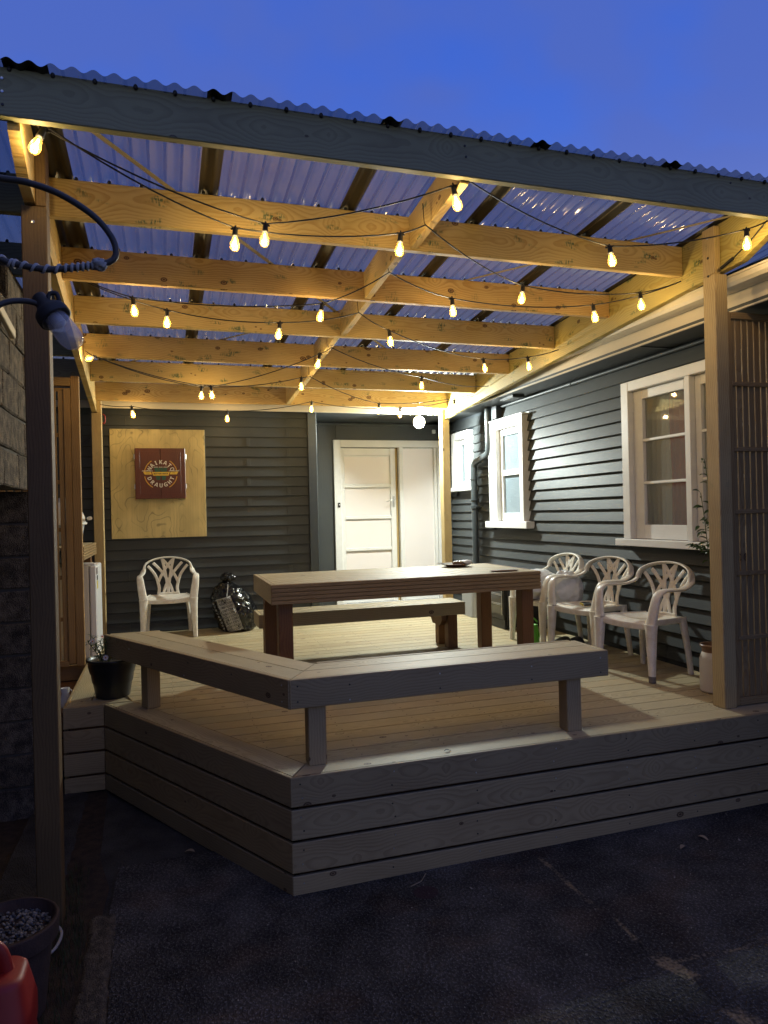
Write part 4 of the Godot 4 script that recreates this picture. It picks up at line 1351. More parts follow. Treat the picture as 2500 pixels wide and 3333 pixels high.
	for q in [[0.157, -0.163, 0.0], [1.600, -0.163, 0.0], [-0.642, -1.562, 1.0]]:
		var b := MB.new()
		b.ou = rng.randf()
		b.box(Vector3.ZERO, Vector3(0.29, 0.09, 0.09), 0.004, 0, 0, 0, 0, Basis(Vector3.UP, Vector3.LEFT, Vector3.BACK))
		var bas := Basis.IDENTITY if q[2] < 0.5 else Basis(Vector3(n1.x, 0, n1.y), Vector3.UP, Vector3(-d1.x, 0, -d1.y))
		part(c, "leg", b.mesh(), M.fascia, Transform3D(bas, Vector3(q[0], H + 0.145, q[1])))
	for q in [[0.06, 0.95], [0.06, 0.875], [0.32, 0.935], [0.32, 0.86], [0.80, 0.945], [0.80, 0.87], [1.33, 0.935], [1.33, 0.865], [1.76, 0.945], [1.76, 0.865]]:
		bolt(c, Vector3(q[0], q[1], -0.0995), Vector3.BACK, 0.0045)
	for q in [[0.06, 0.95], [0.06, 0.87], [0.5, 0.94], [0.95, 0.94], [1.0, 0.86], [1.7, 0.93]]:
		var w: Vector2 = o + d1 * q[0] - n1 * 0.0005
		bolt(c, Vector3(w.x, q[1], w.y), Vector3(-n1.x, 0, -n1.y), 0.0045)
	# chairs
	var ch := make_chair()
	var rows := [
		[-0.505, -4.445, 0.0, "white plastic armchair alone against the rear wall under the plywood board", "side"],
		[2.880, -1.130, -80.0, "nearest white plastic armchair with one dirty foot, below the large casement window", ""],
		[2.900, -1.850, -78.0, "middle white plastic armchair with a slim dark case on its seat", ""],
		[2.865, -2.500, -86.0, "farthest white plastic armchair by the house wall, heaped with a white sack", ""]]
	for i in rows.size():
		var k: Node3D = ch
		if i > 0:
			k = ch.duplicate()
			k.name = numbered("plastic_chair")
			add_child(k, true)
		k.position = Vector3(rows[i][0], H + 0.002, rows[i][1])
		k.rotation_degrees = Vector3(0, rows[i][2], 0)
		tag(k, rows[i][3], "chair", "white plastic chairs on the deck")
		if i == 1:
			var b := MB.new()
			b.sweep([Vector3(0.256, 0.0, 0.2505), Vector3(0.2545, 0.045, 0.2485)], [0.0235, 0.0245], [0.0205, 0.0215], Vector3(0, 0, 1), 10, 3.0)
			var f := part(k, "foot_cap", b.mesh(), M.foot_dirty)
			f.transform = Transform3D.IDENTITY
			f.set_meta("label", "black grimy foot of the chair leg")

func make_chair() -> Node3D:
	var t := thing("plastic_chair", "", "chair")
	# seat: dished shell with a rolled front edge
	var s := MB.new()
	var seat_at := func(u: float, v: float) -> Vector3:
		var z := lerpf(-0.19, 0.245, v)
		var half := lerpf(0.185, 0.232, v)
		var x := lerpf(-half, half, u)
		var dish := -0.022 * (1.0 - pow(absf(u * 2.0 - 1.0), 2.4)) * sin(clampf(v * 1.25, 0.0, 1.0) * PI * 0.8)
		var front := -0.030 * pow(clampf((v - 0.86) / 0.14, 0.0, 1.0), 2.0)
		return Vector3(x, 0.408 + dish + 0.014 * v + front, z)
	s.grid(16, 16, seat_at, Vector3.UP)
	var under := func(u: float, v: float) -> Vector3: return seat_at.call(u, v) - Vector3(0, 0.005, 0)
	s.grid(16, 16, under, Vector3.DOWN)
	var ring := []
	for i in 17: ring.append(seat_at.call(0.0, i / 16.0) + Vector3(0, -0.016, 0))
	for i in range(1, 17): ring.append(seat_at.call(i / 16.0, 1.0) + Vector3(0, -0.006, -0.004))
	for i in range(15, -1, -1): ring.append(seat_at.call(1.0, i / 16.0) + Vector3(0, -0.016, 0))
	s.sweep(ring, 0.006, 0.022, Vector3.UP, 8, 3.0)
	part(t, "seat", s.mesh(), M.chair)
	# front leg and arm are one moulding
	for m in [-1.0, 1.0]:
		var leg := MB.new()
		leg.sweep(smooth_path([Vector3(0.256 * m, 0.0, 0.2505), Vector3(0.248 * m, 0.20, 0.243), Vector3(0.243 * m, 0.40, 0.236)], 5), [0.022, 0.024, 0.026, 0.028, 0.030, 0.033, 0.035, 0.037, 0.039, 0.042, 0.046], [0.019, 0.020, 0.021, 0.022, 0.024, 0.026, 0.028, 0.030, 0.032, 0.034, 0.036], Vector3(0, 0, 1), 10, 3.0)
		part(t, "leg", leg.mesh(), M.chair)
		var rl := MB.new()
		rl.sweep(smooth_path([Vector3(0.222 * m, 0.0, -0.185), Vector3(0.208 * m, 0.20, -0.168), Vector3(0.186 * m, 0.40, -0.150)], 5), 0.019, [0.017, 0.018, 0.019, 0.020, 0.021, 0.022, 0.024, 0.026, 0.028, 0.030, 0.032], Vector3(0, 0, 1), 10, 3.0)
		part(t, "leg", rl.mesh(), M.chair)
		var arm := MB.new()
		var ap := smooth_path([Vector3(0.243 * m, 0.40, 0.236), Vector3(0.262 * m, 0.52, 0.222), Vector3(0.272 * m, 0.600, 0.200), Vector3(0.277 * m, 0.630, 0.150), Vector3(0.278 * m, 0.632, 0.06), Vector3(0.272 * m, 0.628, -0.04), Vector3(0.256 * m, 0.644, -0.125), Vector3(0.2475 * m, 0.676, -0.176), Vector3(0.2350 * m, 0.722, -0.194), Vector3(0.222 * m, 0.742, -0.205)], 5)
		var ups := []
		var ww := []
		var tt := []
		for i in ap.size():
			var f := float(i) / (ap.size() - 1)
			var k := clampf((f - 0.20) / 0.25, 0.0, 1.0)
			ups.append(Vector3(0, 0, 1).lerp(Vector3(0.15 * m, 1, 0), k).normalized().lerp(Vector3(m, 0.5, 0).normalized(), clampf((f - 0.72) / 0.28, 0.0, 1.0)))
			ww.append(lerpf(0.042, 0.027, clampf(f / 0.4, 0.0, 1.0)))
			tt.append(lerpf(0.020, 0.010, clampf(f / 0.35, 0.0, 1.0)))
		arm.sweep(ap, ww, tt, ups, 10, 3.0)
		part(t, "armrest", arm.mesh(), M.chair)
	# backrest: hooped frame with the fan of crossing bars
	var back := MB.new()
	var on_back := func(x: float, y: float) -> Vector3:
		# y: 0 at the seat, up the back; leans and wraps round
		return Vector3(x, 0.405 + y * 0.985, -0.178 - 0.20 * y + 0.85 * x * x)
	var hoop := []
	for i in 25:
		var a := PI * i / 24.0
		var x := 0.247 * cos(a)
		var y := 0.270 + 0.128 * pow(sin(a), 0.75)
		hoop.append(on_back.call(x, y))
	back.sweep(hoop, 0.009, 0.027, Vector3(0, 0.25, 1), 10, 3.0)
	# lower stile of the back panel, rising from the seat into the fan
	var bars := [[-0.103, -0.095, 0.06], [-0.045, 0.02, 0.150], [0.010, 0.110, 0.205], [-0.020, -0.135, -0.19]]
	for m in [-1.0, 1.0]:
		# outer stile
		var st := []
		for i in 9:
			var f := i / 8.0
			st.append(on_back.call(m * (0.104 - 0.012 * sin(f * PI)), f * 0.13))
		back.sweep(st, 0.0165, 0.0050, Vector3(0, 0.2, 1), 8, 3.0)
		for q in [[0.104, 0.060, -0.060, 0.386], [0.052, 0.020, -0.150, 0.345], [0.104, 0.115, 0.205, 0.315], [0.0, -0.012, -0.060, 0.388]]:
			var pts := []
			for i in 11:
				var f := i / 10.0
				var y: float = lerpf(0.0 if q[0] < 0.10 else 0.125, q[3], f)
				var x: float = (1.0 - f) * (1.0 - f) * q[0] + 2.0 * f * (1.0 - f) * q[1] + f * f * q[2]
				pts.append(on_back.call(m * x, y))
			back.sweep(pts, 0.0155, 0.0050, Vector3(0, 0.2, 1), 8, 3.0)
	var sill := []
	for i in 9: sill.append(on_back.call(lerpf(-0.112, 0.112, i / 8.0), 0.004))
	back.sweep(sill, 0.006, 0.022, Vector3(0, 1, 0.2), 8, 3.0)
	part(t, "backrest", back.mesh(), M.chair)
	return t

# ---------------------------------------------------------------- things on and round the deck
func blob(b: MB, ctr: Vector3, rad: Vector3, seed_: int, amp: float, freq: float, floor_y := -99.0, nu := 40, nv := 26) -> void:
	var nz := noise(seed_, freq, 3)
	var f := func(u: float, v: float) -> Vector3:
		var t := TAU * u
		var p := PI * v
		var d := Vector3(sin(p) * cos(t), cos(p), sin(p) * sin(t))
		var r := 1.0 + amp * (1.0 - 2.2 * absf(nz.get_noise_3dv(d)))
		var q := ctr + d * rad * r
		q.y = maxf(q.y, floor_y)
		return q
	b.grid(nu, nv, f, Vector3.UP, ctr)

func leaf_mesh(l: float, w: float) -> ArrayMesh:
	var b := MB.new()
	var f := func(u: float, v: float) -> Vector3:
		var half := w * 0.5 * pow(sin(PI * clampf(u * 0.94 + 0.03, 0, 1)), 0.8) * (1.0 - 0.25 * u)
		return Vector3(lerpf(-half, half, v), 0.18 * l * u * (1.0 - u) * 2.0 + absf(v - 0.5) * half * 0.8 - 0.12 * l * u * u, u * l)
	b.grid(6, 2, f, Vector3.UP)
	return b.mesh()

func arc_pts(c: Vector2, r: float, a0: float, a1: float, w: float, n := 18) -> PackedVector2Array:
	var p := PackedVector2Array()
	for i in n + 1: p.append(c + Vector2(cos(lerpf(a0, a1, float(i) / n)), sin(lerpf(a0, a1, float(i) / n))) * (r + w * 0.5))
	for i in n + 1: p.append(c + Vector2(cos(lerpf(a1, a0, float(i) / n)), sin(lerpf(a1, a0, float(i) / n))) * (r - w * 0.5))
	return p

func things_on_deck() -> void:
	# plywood and dartboard cabinet on the rear wall
	var pw := block(self, "plywood_board", M.ply, Vector3(-1.064, 1.566, -4.694), Vector3(-0.088, 2.735, -4.676), 0.002)
	var pb := MB.new()
	pb.tl = 0.98; pb.tv = 1.17; pb.ou = 0.5; pb.ov = 0.0
	pb.box(Vector3.ZERO, Vector3(0.976, 1.169, 0.018), 0.002)
	pw.mesh = pb.mesh()
	tag(pw, "square plywood sheet with swirling grain fixed on the dark weatherboards", "board")
	var cab := thing("dartboard_cabinet", "reddish brown wooden cabinet with two doors and a beer emblem on the plywood", "cabinet", Vector3(-0.558, 2.245, -4.66))
	var cx := -0.558
	block(cab, "case", M.cherry, Vector3(cx - 0.258, 1.985, -4.675), Vector3(cx + 0.258, 2.525, -4.615), 0.004)
	for m in [-1.0, 1.0]:
		var x0: float = cx + (0.002 if m > 0 else -0.256)
		var x1: float = cx + (0.256 if m > 0 else -0.002)
		var dr := MB.new()
		dr.tl = 2.4; dr.tv = 0.6; dr.ou = rng.randf(); dr.ov = rng.randf()
		var up := Basis(Vector3.UP, Vector3.LEFT, Vector3.BACK)
		dr.box(Vector3((x0 + x1) * 0.5, 2.2555, -4.604), Vector3(0.538, x1 - x0, 0.020), 0.003, 0, 0, 0, 0, up)
		var leafd := part(cab, "door", dr.mesh(), M.cherry)
		var xa: float = cx + 0.004 * m
		var xb: float = cx + 0.208 * m
		var lo := minf(xa, xb)
		var hi := maxf(xa, xb)
		var gr := MB.new()
		gr.box(Vector3((lo + hi) * 0.5, 2.486, -4.5935), Vector3(hi - lo, 0.0035, 0.003), 0.001)
		gr.box(Vector3((lo + hi) * 0.5, 2.034, -4.5935), Vector3(hi - lo, 0.0035, 0.003), 0.001)
		gr.box(Vector3(xb, 2.26, -4.5935), Vector3(0.0035, 0.449, 0.003), 0.001)
		part(leafd, "moulding", gr.mesh(), M.cherry)
		for y in [2.115, 2.435]:
			var hg := MB.new()
			hg.box(Vector3(cx + 0.262 * m, y, -4.610), Vector3(0.010, 0.052, 0.022), 0.002)
			part(leafd, "hinge", hg.mesh(), M.metal)
	# emblem
	var ES := 1.12
	var e := Vector3(cx + 0.004, 2.250, -4.5925)
	var at := func(dz: float) -> Transform3D: return Transform3D(Basis.from_scale(Vector3(ES, ES, 1)), e + Vector3(0, 0, dz))
	var gold := MB.new()
	var orange := MB.new()
	for q in [[0.10, 0.98], [2.16, 3.04], [3.30, 4.18], [5.24, 6.12]]:
		gold.prism(arc_pts(Vector2.ZERO, 0.150, q[0], q[1], 0.004), 0.001, at.call(0.0))
		orange.prism(arc_pts(Vector2.ZERO, 0.1445, q[0], q[1], 0.004), 0.001, at.call(0.0))
	gold.prism(PackedVector2Array([Vector2(-0.082, 0.018), Vector2(0.082, 0.018), Vector2(0.070, -0.017), Vector2(-0.070, -0.017)]), 0.001, at.call(0.0022))
	gold.prism(PackedVector2Array([Vector2(-0.160, 0.020), Vector2(-0.090, 0.020), Vector2(-0.082, -0.006), Vector2(-0.146, -0.006)]), 0.001, at.call(0.0010))
	gold.prism(PackedVector2Array([Vector2(0.160, 0.020), Vector2(0.090, 0.020), Vector2(0.082, -0.006), Vector2(0.146, -0.006)]), 0.001, at.call(0.0010))
	part(cab, "emblem_gold", gold.mesh(), M.logo_gold)
	part(cab, "emblem_orange", orange.mesh(), M.logo_orange)
	var gn := MB.new()
	for m in [-1.0, 1.0]:
		gn.prism(PackedVector2Array([Vector2(0.060 * m, 0.058), Vector2(0.026 * m, 0.058), Vector2(0.014 * m, -0.058), Vector2(0.040 * m, -0.058)]), 0.001, at.call(0.0002))
		gn.prism(PackedVector2Array([Vector2(0.020 * m, 0.058), Vector2(0.001 * m, 0.058), Vector2(0.010 * m, -0.058), Vector2(0.030 * m, -0.058)]), 0.001, at.call(0.0007 if m > 0 else 0.0009))
	part(cab, "emblem_green", gn.mesh(), M.logo_green)
	var wh := MB.new()
	for q in [[-0.066, -0.024], [-0.017, 0.017], [0.024, 0.066]]: wh.box(e + Vector3((q[0] + q[1]) * 0.5 * ES, 0.064 * ES, 0.001), Vector3((q[1] - q[0]) * ES, 0.0045, 0.0012), 0.0)
	for m in [-1.0, 1.0]:
		wh.box(e + Vector3(0.122 * m * ES, 0.028 * ES, 0.001), Vector3(0.096 * ES, 0.0055, 0.0012), 0.0)
		if m > 0: wh.box(e + Vector3(0.168 * ES, 0.038 * ES, 0.001), Vector3(0.004, 0.004, 0.0012), 0.0)
	for k in 2:
		var word: String = ["WAIKATO", "DRAUGHT"][k]
		for i in word.length():
			var a := deg_to_rad(lerpf(157.0, 23.0, float(i) / 6.0)) if k == 0 else deg_to_rad(lerpf(203.0, 337.0, float(i) / 6.0))
			var p := Vector2(cos(a), sin(a)) * 0.125
			var rot := a - PI * 0.5 if k == 0 else a + PI * 0.5
			var sizep := 0.058
			letters(wh, word[i], sizep, func(q: Vector2) -> Array:
				var w: Vector2 = p + q.rotated(rot)
				return [e + Vector3(w.x, w.y, 0.0016), Vector3.BACK])
	part(cab, "lettering", wh.mesh(), M.logo_white)
	var bk := MB.new()
	letters(bk, "BITTER BEER", 0.025, func(q: Vector2) -> Array: return [e + Vector3(q.x, q.y + 0.001, 0.0032), Vector3.BACK])
	letters(bk, "STRONG", 0.010, func(q: Vector2) -> Array: return [e + Vector3(q.x - 0.132, q.y + 0.009, 0.0020), Vector3.BACK])
	letters(bk, "TASTE", 0.010, func(q: Vector2) -> Array: return [e + Vector3(q.x + 0.132, q.y + 0.009, 0.0020), Vector3.BACK])
	part(cab, "small_lettering", bk.mesh(), M.black)
	# rubbish bag
	var bg := thing("rubbish_bag", "full shiny black rubbish bag with LOW COST print leaning on the rear wall", "rubbish bag", Vector3(0.2, H, -4.45))
	var prof_r := Curve.new()
	for q in [[0.0, 0.165], [0.06, 0.196], [0.35, 0.226], [0.62, 0.205], [0.80, 0.150], [0.90, 0.085], [0.95, 0.030], [1.0, 0.022]]: prof_r.add_point(Vector2(q[0], q[1]))
	prof_r.bake()
	var rk := noise(23, 2.6, 3)
	var rad := func(h: float, t: float) -> float:
		var w := rk.get_noise_3d(cos(t) * 0.9, h * 1.6 + t * 0.15, sin(t) * 0.9)
		var fine := rk.get_noise_3d(cos(t) * 2.6 + 7.0, h * 1.2, sin(t) * 2.6)
		return prof_r.sample_baked(h) * (1.0 + 0.11 * (0.5 - 2.0 * absf(w)) + 0.035 * (0.4 - 2.0 * absf(fine)))
	var bcx := func(h: float) -> float: return lerpf(0.205, 0.105, clampf(h * 1.1, 0.0, 1.0)) + 0.015 * sin(h * 5.0)
	var bagf := func(u: float, v: float) -> Vector3:
		var t := TAU * u
		var r: float = rad.call(v, t)
		return Vector3(bcx.call(v) + r * cos(t), H + 0.004 + v * 0.56, -4.455 + r * sin(t) * 0.95)
	var bm := MB.new()
	bm.grid(96, 60, bagf, Vector3.UP, Vector3(0.16, H + 0.25, -4.455))
	blob(bm, Vector3(0.105, H + 0.575, -4.45), Vector3(0.055, 0.038, 0.05), 31, 0.5, 2.2, -99.0, 30, 20)
	blob(bm, Vector3(0.150, H + 0.570, -4.44), Vector3(0.035, 0.022, 0.03), 33, 0.5, 2.6, -99.0, 20, 14)
	part(bg, "sack", bm.mesh(), M.bag)
	var front := func(x: float, h: float, lift: float) -> Vector3:
		var c0: float = bcx.call(h)
		var t := acos(clampf((x - c0) / maxf(prof_r.sample_baked(h), 0.01), -0.98, 0.98))
		for k in 3: t = acos(clampf((x - c0) / maxf(rad.call(h, t), 0.01), -0.985, 0.985))
		return Vector3(x, H + 0.004 + h * 0.56, -4.455 + rad.call(h, t) * sin(t) * 0.95 + lift)
	var pt := MB.new()
	var patch := func(u: float, v: float) -> Vector3:
		var sx := lerpf(-0.072, 0.080, u)
		var h := lerpf(0.02, 0.655, v) + sx * 0.50
		return front.call(lerpf(0.165, 0.035, v) + sx, clampf(h, 0.004, 0.9), 0.0035)
	pt.grid(24, 50, patch, Vector3.BACK)
	part(bg, "print_panel", pt.mesh(), M.bag_print)
	var tx := MB.new()
	for i in 10:
		var v := 0.93 - i * 0.095
		letters(tx, "LOW COST", 0.036, func(q: Vector2) -> Array:
			var u := clampf((q.x * 0.86 + 0.076) / 0.152, 0.0, 1.0)
			var p: Vector3 = patch.call(u, clampf(v + (q.y - 0.001) * 2.35, 0.0, 1.0))
			return [p + Vector3(0, 0, 0.0022), Vector3.BACK])
	for i in 10:
		var h := 0.56 - i * 0.058
		for k in 10:
			pass
		var dc := MB.new()
		var disc := func(u: float, v: float) -> Vector3: return front.call(lerpf(0.165, 0.035, h / 0.62) - 0.098 + cos(TAU * u) * 0.0095 * v, clampf(h - 0.03 + sin(TAU * u) * 0.021 * v, 0.005, 0.9), 0.004)
		dc.grid(12, 2, disc, Vector3.BACK)
		part(bg, "print_dot", dc.mesh(), M.bag_print)
	part(bg, "lettering", tx.mesh(), M.bag_ink)
	var cord := []
	for i in 15:
		var h := lerpf(0.93, 0.03, i / 14.0)
		cord.append(front.call(lerpf(0.105, 0.045, clampf((0.93 - h) * 1.8, 0.0, 1.0)) + clampf(0.5 - h, 0.0, 1.0) * 0.22, h, 0.006))
	tube(bg, "drawstring", M.bag_print, smooth_path(cord, 3), 0.0042, 6)
	# white sack heaped on the far chair
	var ws := MB.new()
	blob(ws, Vector3(2.74, 1.075, -2.48), Vector3(0.19, 0.135, 0.200), 41, 0.16, 0.9, 0.962, 72, 46)
	blob(ws, Vector3(2.885, 1.04, -2.245), Vector3(0.14, 0.165, 0.115), 43, 0.18, 0.9, 0.80, 64, 40)
	var wso := part(self, "white_sack", ws.mesh(), M.sack)
	tag(wso, "crumpled white plastic sack slumped on the farthest armchair", "sack")
	# slim case on the middle chair
	var cs := thing("slim_case", "small dark case with brown edge lying on the middle chair seat", "case", Vector3(2.82, 0.975, -1.77))
	var cb := MB.new()
	cb.box(Vector3.ZERO, Vector3(0.15, 0.016, 0.07), 0.004)
	part(cs, "body", cb.mesh(), M.black, Transform3D(Basis(Vector3.UP, 1.2), Vector3(2.79, 0.984, -1.78)))
	var cb2 := MB.new()
	cb2.box(Vector3.ZERO, Vector3(0.10, 0.018, 0.012), 0.003)
	part(cs, "edge_strip", cb2.mesh(), M.yellow, Transform3D(Basis(Vector3.UP, 1.2), Vector3(2.752, 0.985, -1.795)))
	# plate with leftovers
	var pl := thing("plate", "dark rimmed plate with scraps of food near the far table corner", "plate", Vector3(1.86, 1.30, -2.32))
	var pm := MB.new()
	pm.lathe([[0.0, 0.004], [0.070, 0.004], [0.075, 0.0], [0.082, 0.004], [0.130, 0.024], [0.134, 0.027], [0.128, 0.028], [0.085, 0.012], [0.0, 0.010]], 36, Transform3D(Basis.IDENTITY, Vector3(1.86, 1.300, -2.32)))
	part(pl, "dish", pm.mesh(), M.crock_brown)
	var pm2 := MB.new()
	pm2.lathe([[0.0, 0.0], [0.10, 0.010], [0.124, 0.018]], 36, Transform3D(Basis.IDENTITY, Vector3(1.86, 1.3115, -2.32)))
	part(pl, "glaze", pm2.mesh(), M.crock)
	var fd := MB.new()
	for i in 5: blob(fd, Vector3(1.845 + i * 0.018, 1.333 + 0.004 * (i % 2), -2.31 + 0.012 * ((i * 7) % 3)), Vector3(0.022, 0.013, 0.02), 50 + i, 0.3, 1.5, -99.0, 14, 10)
	part(pl, "food", fd.mesh(), M.crock_brown)
	tube(pl, "fork", M.metal, [Vector3(1.70, 1.334, -2.36), Vector3(1.80, 1.330, -2.345), Vector3(1.87, 1.327, -2.33)], 0.004, 6)
	var nk := MB.new()
	blob(nk, Vector3(1.945, 1.338, -2.30), Vector3(0.038, 0.014, 0.03), 61, 0.5, 2.0, -99.0, 20, 12)
	part(pl, "napkin", nk.mesh(), M.white)
	var ml := MB.new()
	blob(ml, Vector3(1.99, 1.307, -1.68), Vector3(0.105, 0.008, 0.045), 63, 0.25, 1.2, 1.2998, 30, 10)
	var mat_ := part(self, "leather_mat", ml.mesh(), M.crock_brown)
	tag(mat_, "flat brown oval mat lying at the near right edge of the table", "mat")
	# drinks fridge and the covered box by the corner
	var bf := thing("bar_fridge", "black bar fridge with glass door standing on the deck behind the table", "fridge", Vector3(2.95, H, -3.5))
	block(bf, "cabinet", M.rubber, Vector3(2.795, H + 0.02, -3.72), Vector3(3.17, 1.155, -3.21), 0.012)
	block(bf, "door_frame", M.black, Vector3(2.762, H + 0.10, -3.715), Vector3(2.792, 1.150, -3.215), 0.006)
	block(bf, "kick_plate", M.black, Vector3(2.772, H + 0.005, -3.71), Vector3(2.794, H + 0.095, -3.22), 0.003)
	var gl := block(bf, "door_glass", M.dark_glass, Vector3(2.7575, H + 0.155, -3.675), Vector3(2.7615, 1.110, -3.255), 0.0)
	block(gl, "door_trim", M.metal, Vector3(2.754, H + 0.15, -3.252), Vector3(2.7615, 1.115, -3.243), 0.001)
	for y in [0.80, 0.90, 0.99, 1.06]:
		for k in 2: tube(bf, "shelf_wire", M.metal, [Vector3(2.7555, y + k * 0.012, -3.67), Vector3(2.7555, y + k * 0.012, -3.26)], 0.002, 6)
	var cv := MB.new()
	var cover := func(u: float, v: float) -> Vector3:
		var t := TAU * u
		var hx := signf(cos(t)) * pow(absf(cos(t)), 0.35)
		var hz := signf(sin(t)) * pow(absf(sin(t)), 0.35)
		var s := 1.0 + 0.03 * sin(t * 7.0) * (1.0 - v)
		var top := clampf((v - 0.8) / 0.2, 0.0, 1.0)
		return Vector3(2.975 + hx * 0.155 * s * (1.0 - top), H + 0.003 + minf(v / 0.8, 1.0) * 0.52 + top * 0.01, -4.26 + hz * 0.19 * s * (1.0 - top))
	cv.grid(48, 20, cover, Vector3.UP, Vector3(2.975, H + 0.25, -4.26))
	var cvo := part(self, "covered_box", cv.mesh(), M.grey_cover)
	tag(cvo, "box under a grey cloth cover against the side wall behind the bar fridge", "box")
	# green watering can
	var wc := thing("watering_can", "small bright green watering can by the right table leg", "watering can", Vector3(2.70, H, -2.50))
	var wm := MB.new()
	wm.lathe([[0.0, 0.0], [0.050, 0.0], [0.054, 0.008], [0.050, 0.10], [0.038, 0.155], [0.040, 0.165], [0.036, 0.165], [0.0, 0.150]], 20, Transform3D(Basis.IDENTITY, Vector3(2.692, H + 0.002, -2.50)))
	part(wc, "body", wm.mesh(), M.green)
	var sp := MB.new()
	sp.sweep(smooth_path([Vector3(2.735, H + 0.05, -2.47), Vector3(2.765, H + 0.15, -2.45), Vector3(2.795, H + 0.245, -2.43)], 4), [0.016, 0.015, 0.014, 0.013, 0.012, 0.011, 0.011, 0.012, 0.015], [0.016, 0.015, 0.014, 0.013, 0.012, 0.011, 0.011, 0.012, 0.013], Vector3(0, 0, 1), 10, 2.0)
	part(wc, "spout", sp.mesh(), M.green)
	tube(wc, "handle", M.green, smooth_path([Vector3(2.66, H + 0.16, -2.50), Vector3(2.645, H + 0.21, -2.50), Vector3(2.69, H + 0.225, -2.49), Vector3(2.725, H + 0.19, -2.48)], 4), 0.008, 8)
	# pair of dark shoes under the far chairs
	for k in 2:
		var sm := MB.new()
		var c := Vector3(2.90 + k * 0.095, H, -2.33 + k * 0.05)
		var shoe := func(u: float, v: float) -> Vector3:
			var t := TAU * u
			var l := lerpf(-0.125, 0.125, v)
			var wv := 0.042 * pow(sin(PI * clampf(v * 0.96 + 0.02, 0, 1)), 0.4) * (1.0 - 0.12 * sin(v * TAU))
			var hh := lerpf(0.088, 0.048, clampf((v - 0.25) * 2.0, 0.0, 1.0)) * pow(sin(PI * clampf(v * 0.98 + 0.01, 0, 1)), 0.35)
			return c + Vector3(cos(t) * wv, maxf(0.002, 0.5 * hh + sin(t) * 0.5 * hh), -l)
		sm.grid(20, 18, shoe, Vector3.UP, c + Vector3(0, 0.04, 0))
		var so := part(self, "shoe", sm.mesh(), M.rubber)
		tag(so, ["black shoe on the deck beside the green watering can", "black shoe on the deck nearest the house wall under the chairs"][k], "shoe", "pair of shoes")
	# crock with the climbing plant by the front post
	var ck := thing("stoneware_crock", "cream stoneware crock with brown rim standing on the deck behind the front post", "crock", Vector3(2.905, H, -0.50))
	var cm := MB.new()
	cm.lathe([[0.0, 0.0], [0.086, 0.0], [0.092, 0.012], [0.092, 0.215], [0.082, 0.245], [0.074, 0.262]], 28, Transform3D(Basis.IDENTITY, Vector3(2.905, H + 0.001, -0.50)))
	part(ck, "body", cm.mesh(), M.crock)
	var cr := MB.new()
	cr.lathe([[0.074, 0.262], [0.076, 0.285], [0.088, 0.298], [0.086, 0.312], [0.070, 0.312], [0.066, 0.26], [0.0, 0.25]], 28, Transform3D(Basis.IDENTITY, Vector3(2.905, H + 0.001, -0.50)))
	part(ck, "rim", cr.mesh(), M.crock_brown)
	var cp := thing("climbing_plant", "green leafy climber on thin stems between the front post and the casement window", "plant", Vector3(2.90, 0.85, -0.50))
	var rg := RandomNumberGenerator.new()
	rg.seed = 77
	var lm := [leaf_mesh(0.062, 0.032), leaf_mesh(0.050, 0.026), leaf_mesh(0.042, 0.018)]
	var leafy := func(pos: Vector3, dir: Vector3, k: int) -> void:
		var z := dir.normalized()
		var x := Vector3.UP.cross(z).normalized()
		if x.length() < 0.5: x = Vector3.RIGHT
		var y := z.cross(x)
		part(cp, "leaf", lm[k % 3], M.leaf, Transform3D(Basis(x, y, z).rotated(z, rg.randf_range(-0.7, 0.7)), pos))
	for q in [
		[Vector3(2.90, 0.82, -0.50), Vector3(2.88, 1.2, -0.48), Vector3(2.825, 1.62, -0.46), Vector3(2.80, 1.86, -0.47)],
		[Vector3(2.91, 0.82, -0.49), Vector3(2.90, 1.3, -0.46), Vector3(2.86, 1.80, -0.45), Vector3(2.825, 2.08, -0.46)],
		[Vector3(2.89, 1.30, -0.47), Vector3(2.84, 1.47, -0.46), Vector3(2.76, 1.515, -0.45), Vector3(2.70, 1.522, -0.44)]]:
		var path := smooth_path(q, 6)
		tube(cp, "stem", M.stem, path, 0.0028, 5)
		for i in range(3, path.size()):
			var p: Vector3 = path[i]
			if p.y < 1.40: continue
			var n := 2 if p.y < 1.80 else 1
			for k in n:
				var a := rg.randf() * TAU
				leafy.call(p + Vector3(cos(a), 0, sin(a)) * 0.004, Vector3(cos(a) - 0.35, rg.randf_range(-0.5, 0.45), sin(a)), rg.randi() % 3)
	for i in 16:
		var a := rg.randf() * TAU
		var p := Vector3(2.825 + rg.randf_range(-0.035, 0.05), rg.randf_range(1.52, 1.70), -0.46 + rg.randf_range(-0.04, 0.04))
		leafy.call(p, Vector3(cos(a) - 0.3, rg.randf_range(-0.8, 0.3), sin(a)), rg.randi() % 2)
	# black plastic pot with the flowering shrub at the deck corner
	var bp := thing("plant_pot", "large black plastic pot at the angled corner of the deck", "plant pot", Vector3(-0.90, H, -1.925))
	var bpm := MB.new()
	bpm.lathe([[0.0, 0.0], [0.105, 0.0], [0.112, 0.006], [0.128, 0.10], [0.133, 0.105], [0.142, 0.165], [0.147, 0.170], [0.158, 0.215], [0.160, 0.250], [0.168, 0.252], [0.172, 0.262], [0.168, 0.270], [0.158, 0.268], [0.152, 0.225], [0.0, 0.220]], 40, Transform3D(Basis.IDENTITY, Vector3(-0.90, H + 0.001, -1.96)))
	part(bp, "body", bpm.mesh(), M.pot_black)
	var so := MB.new()
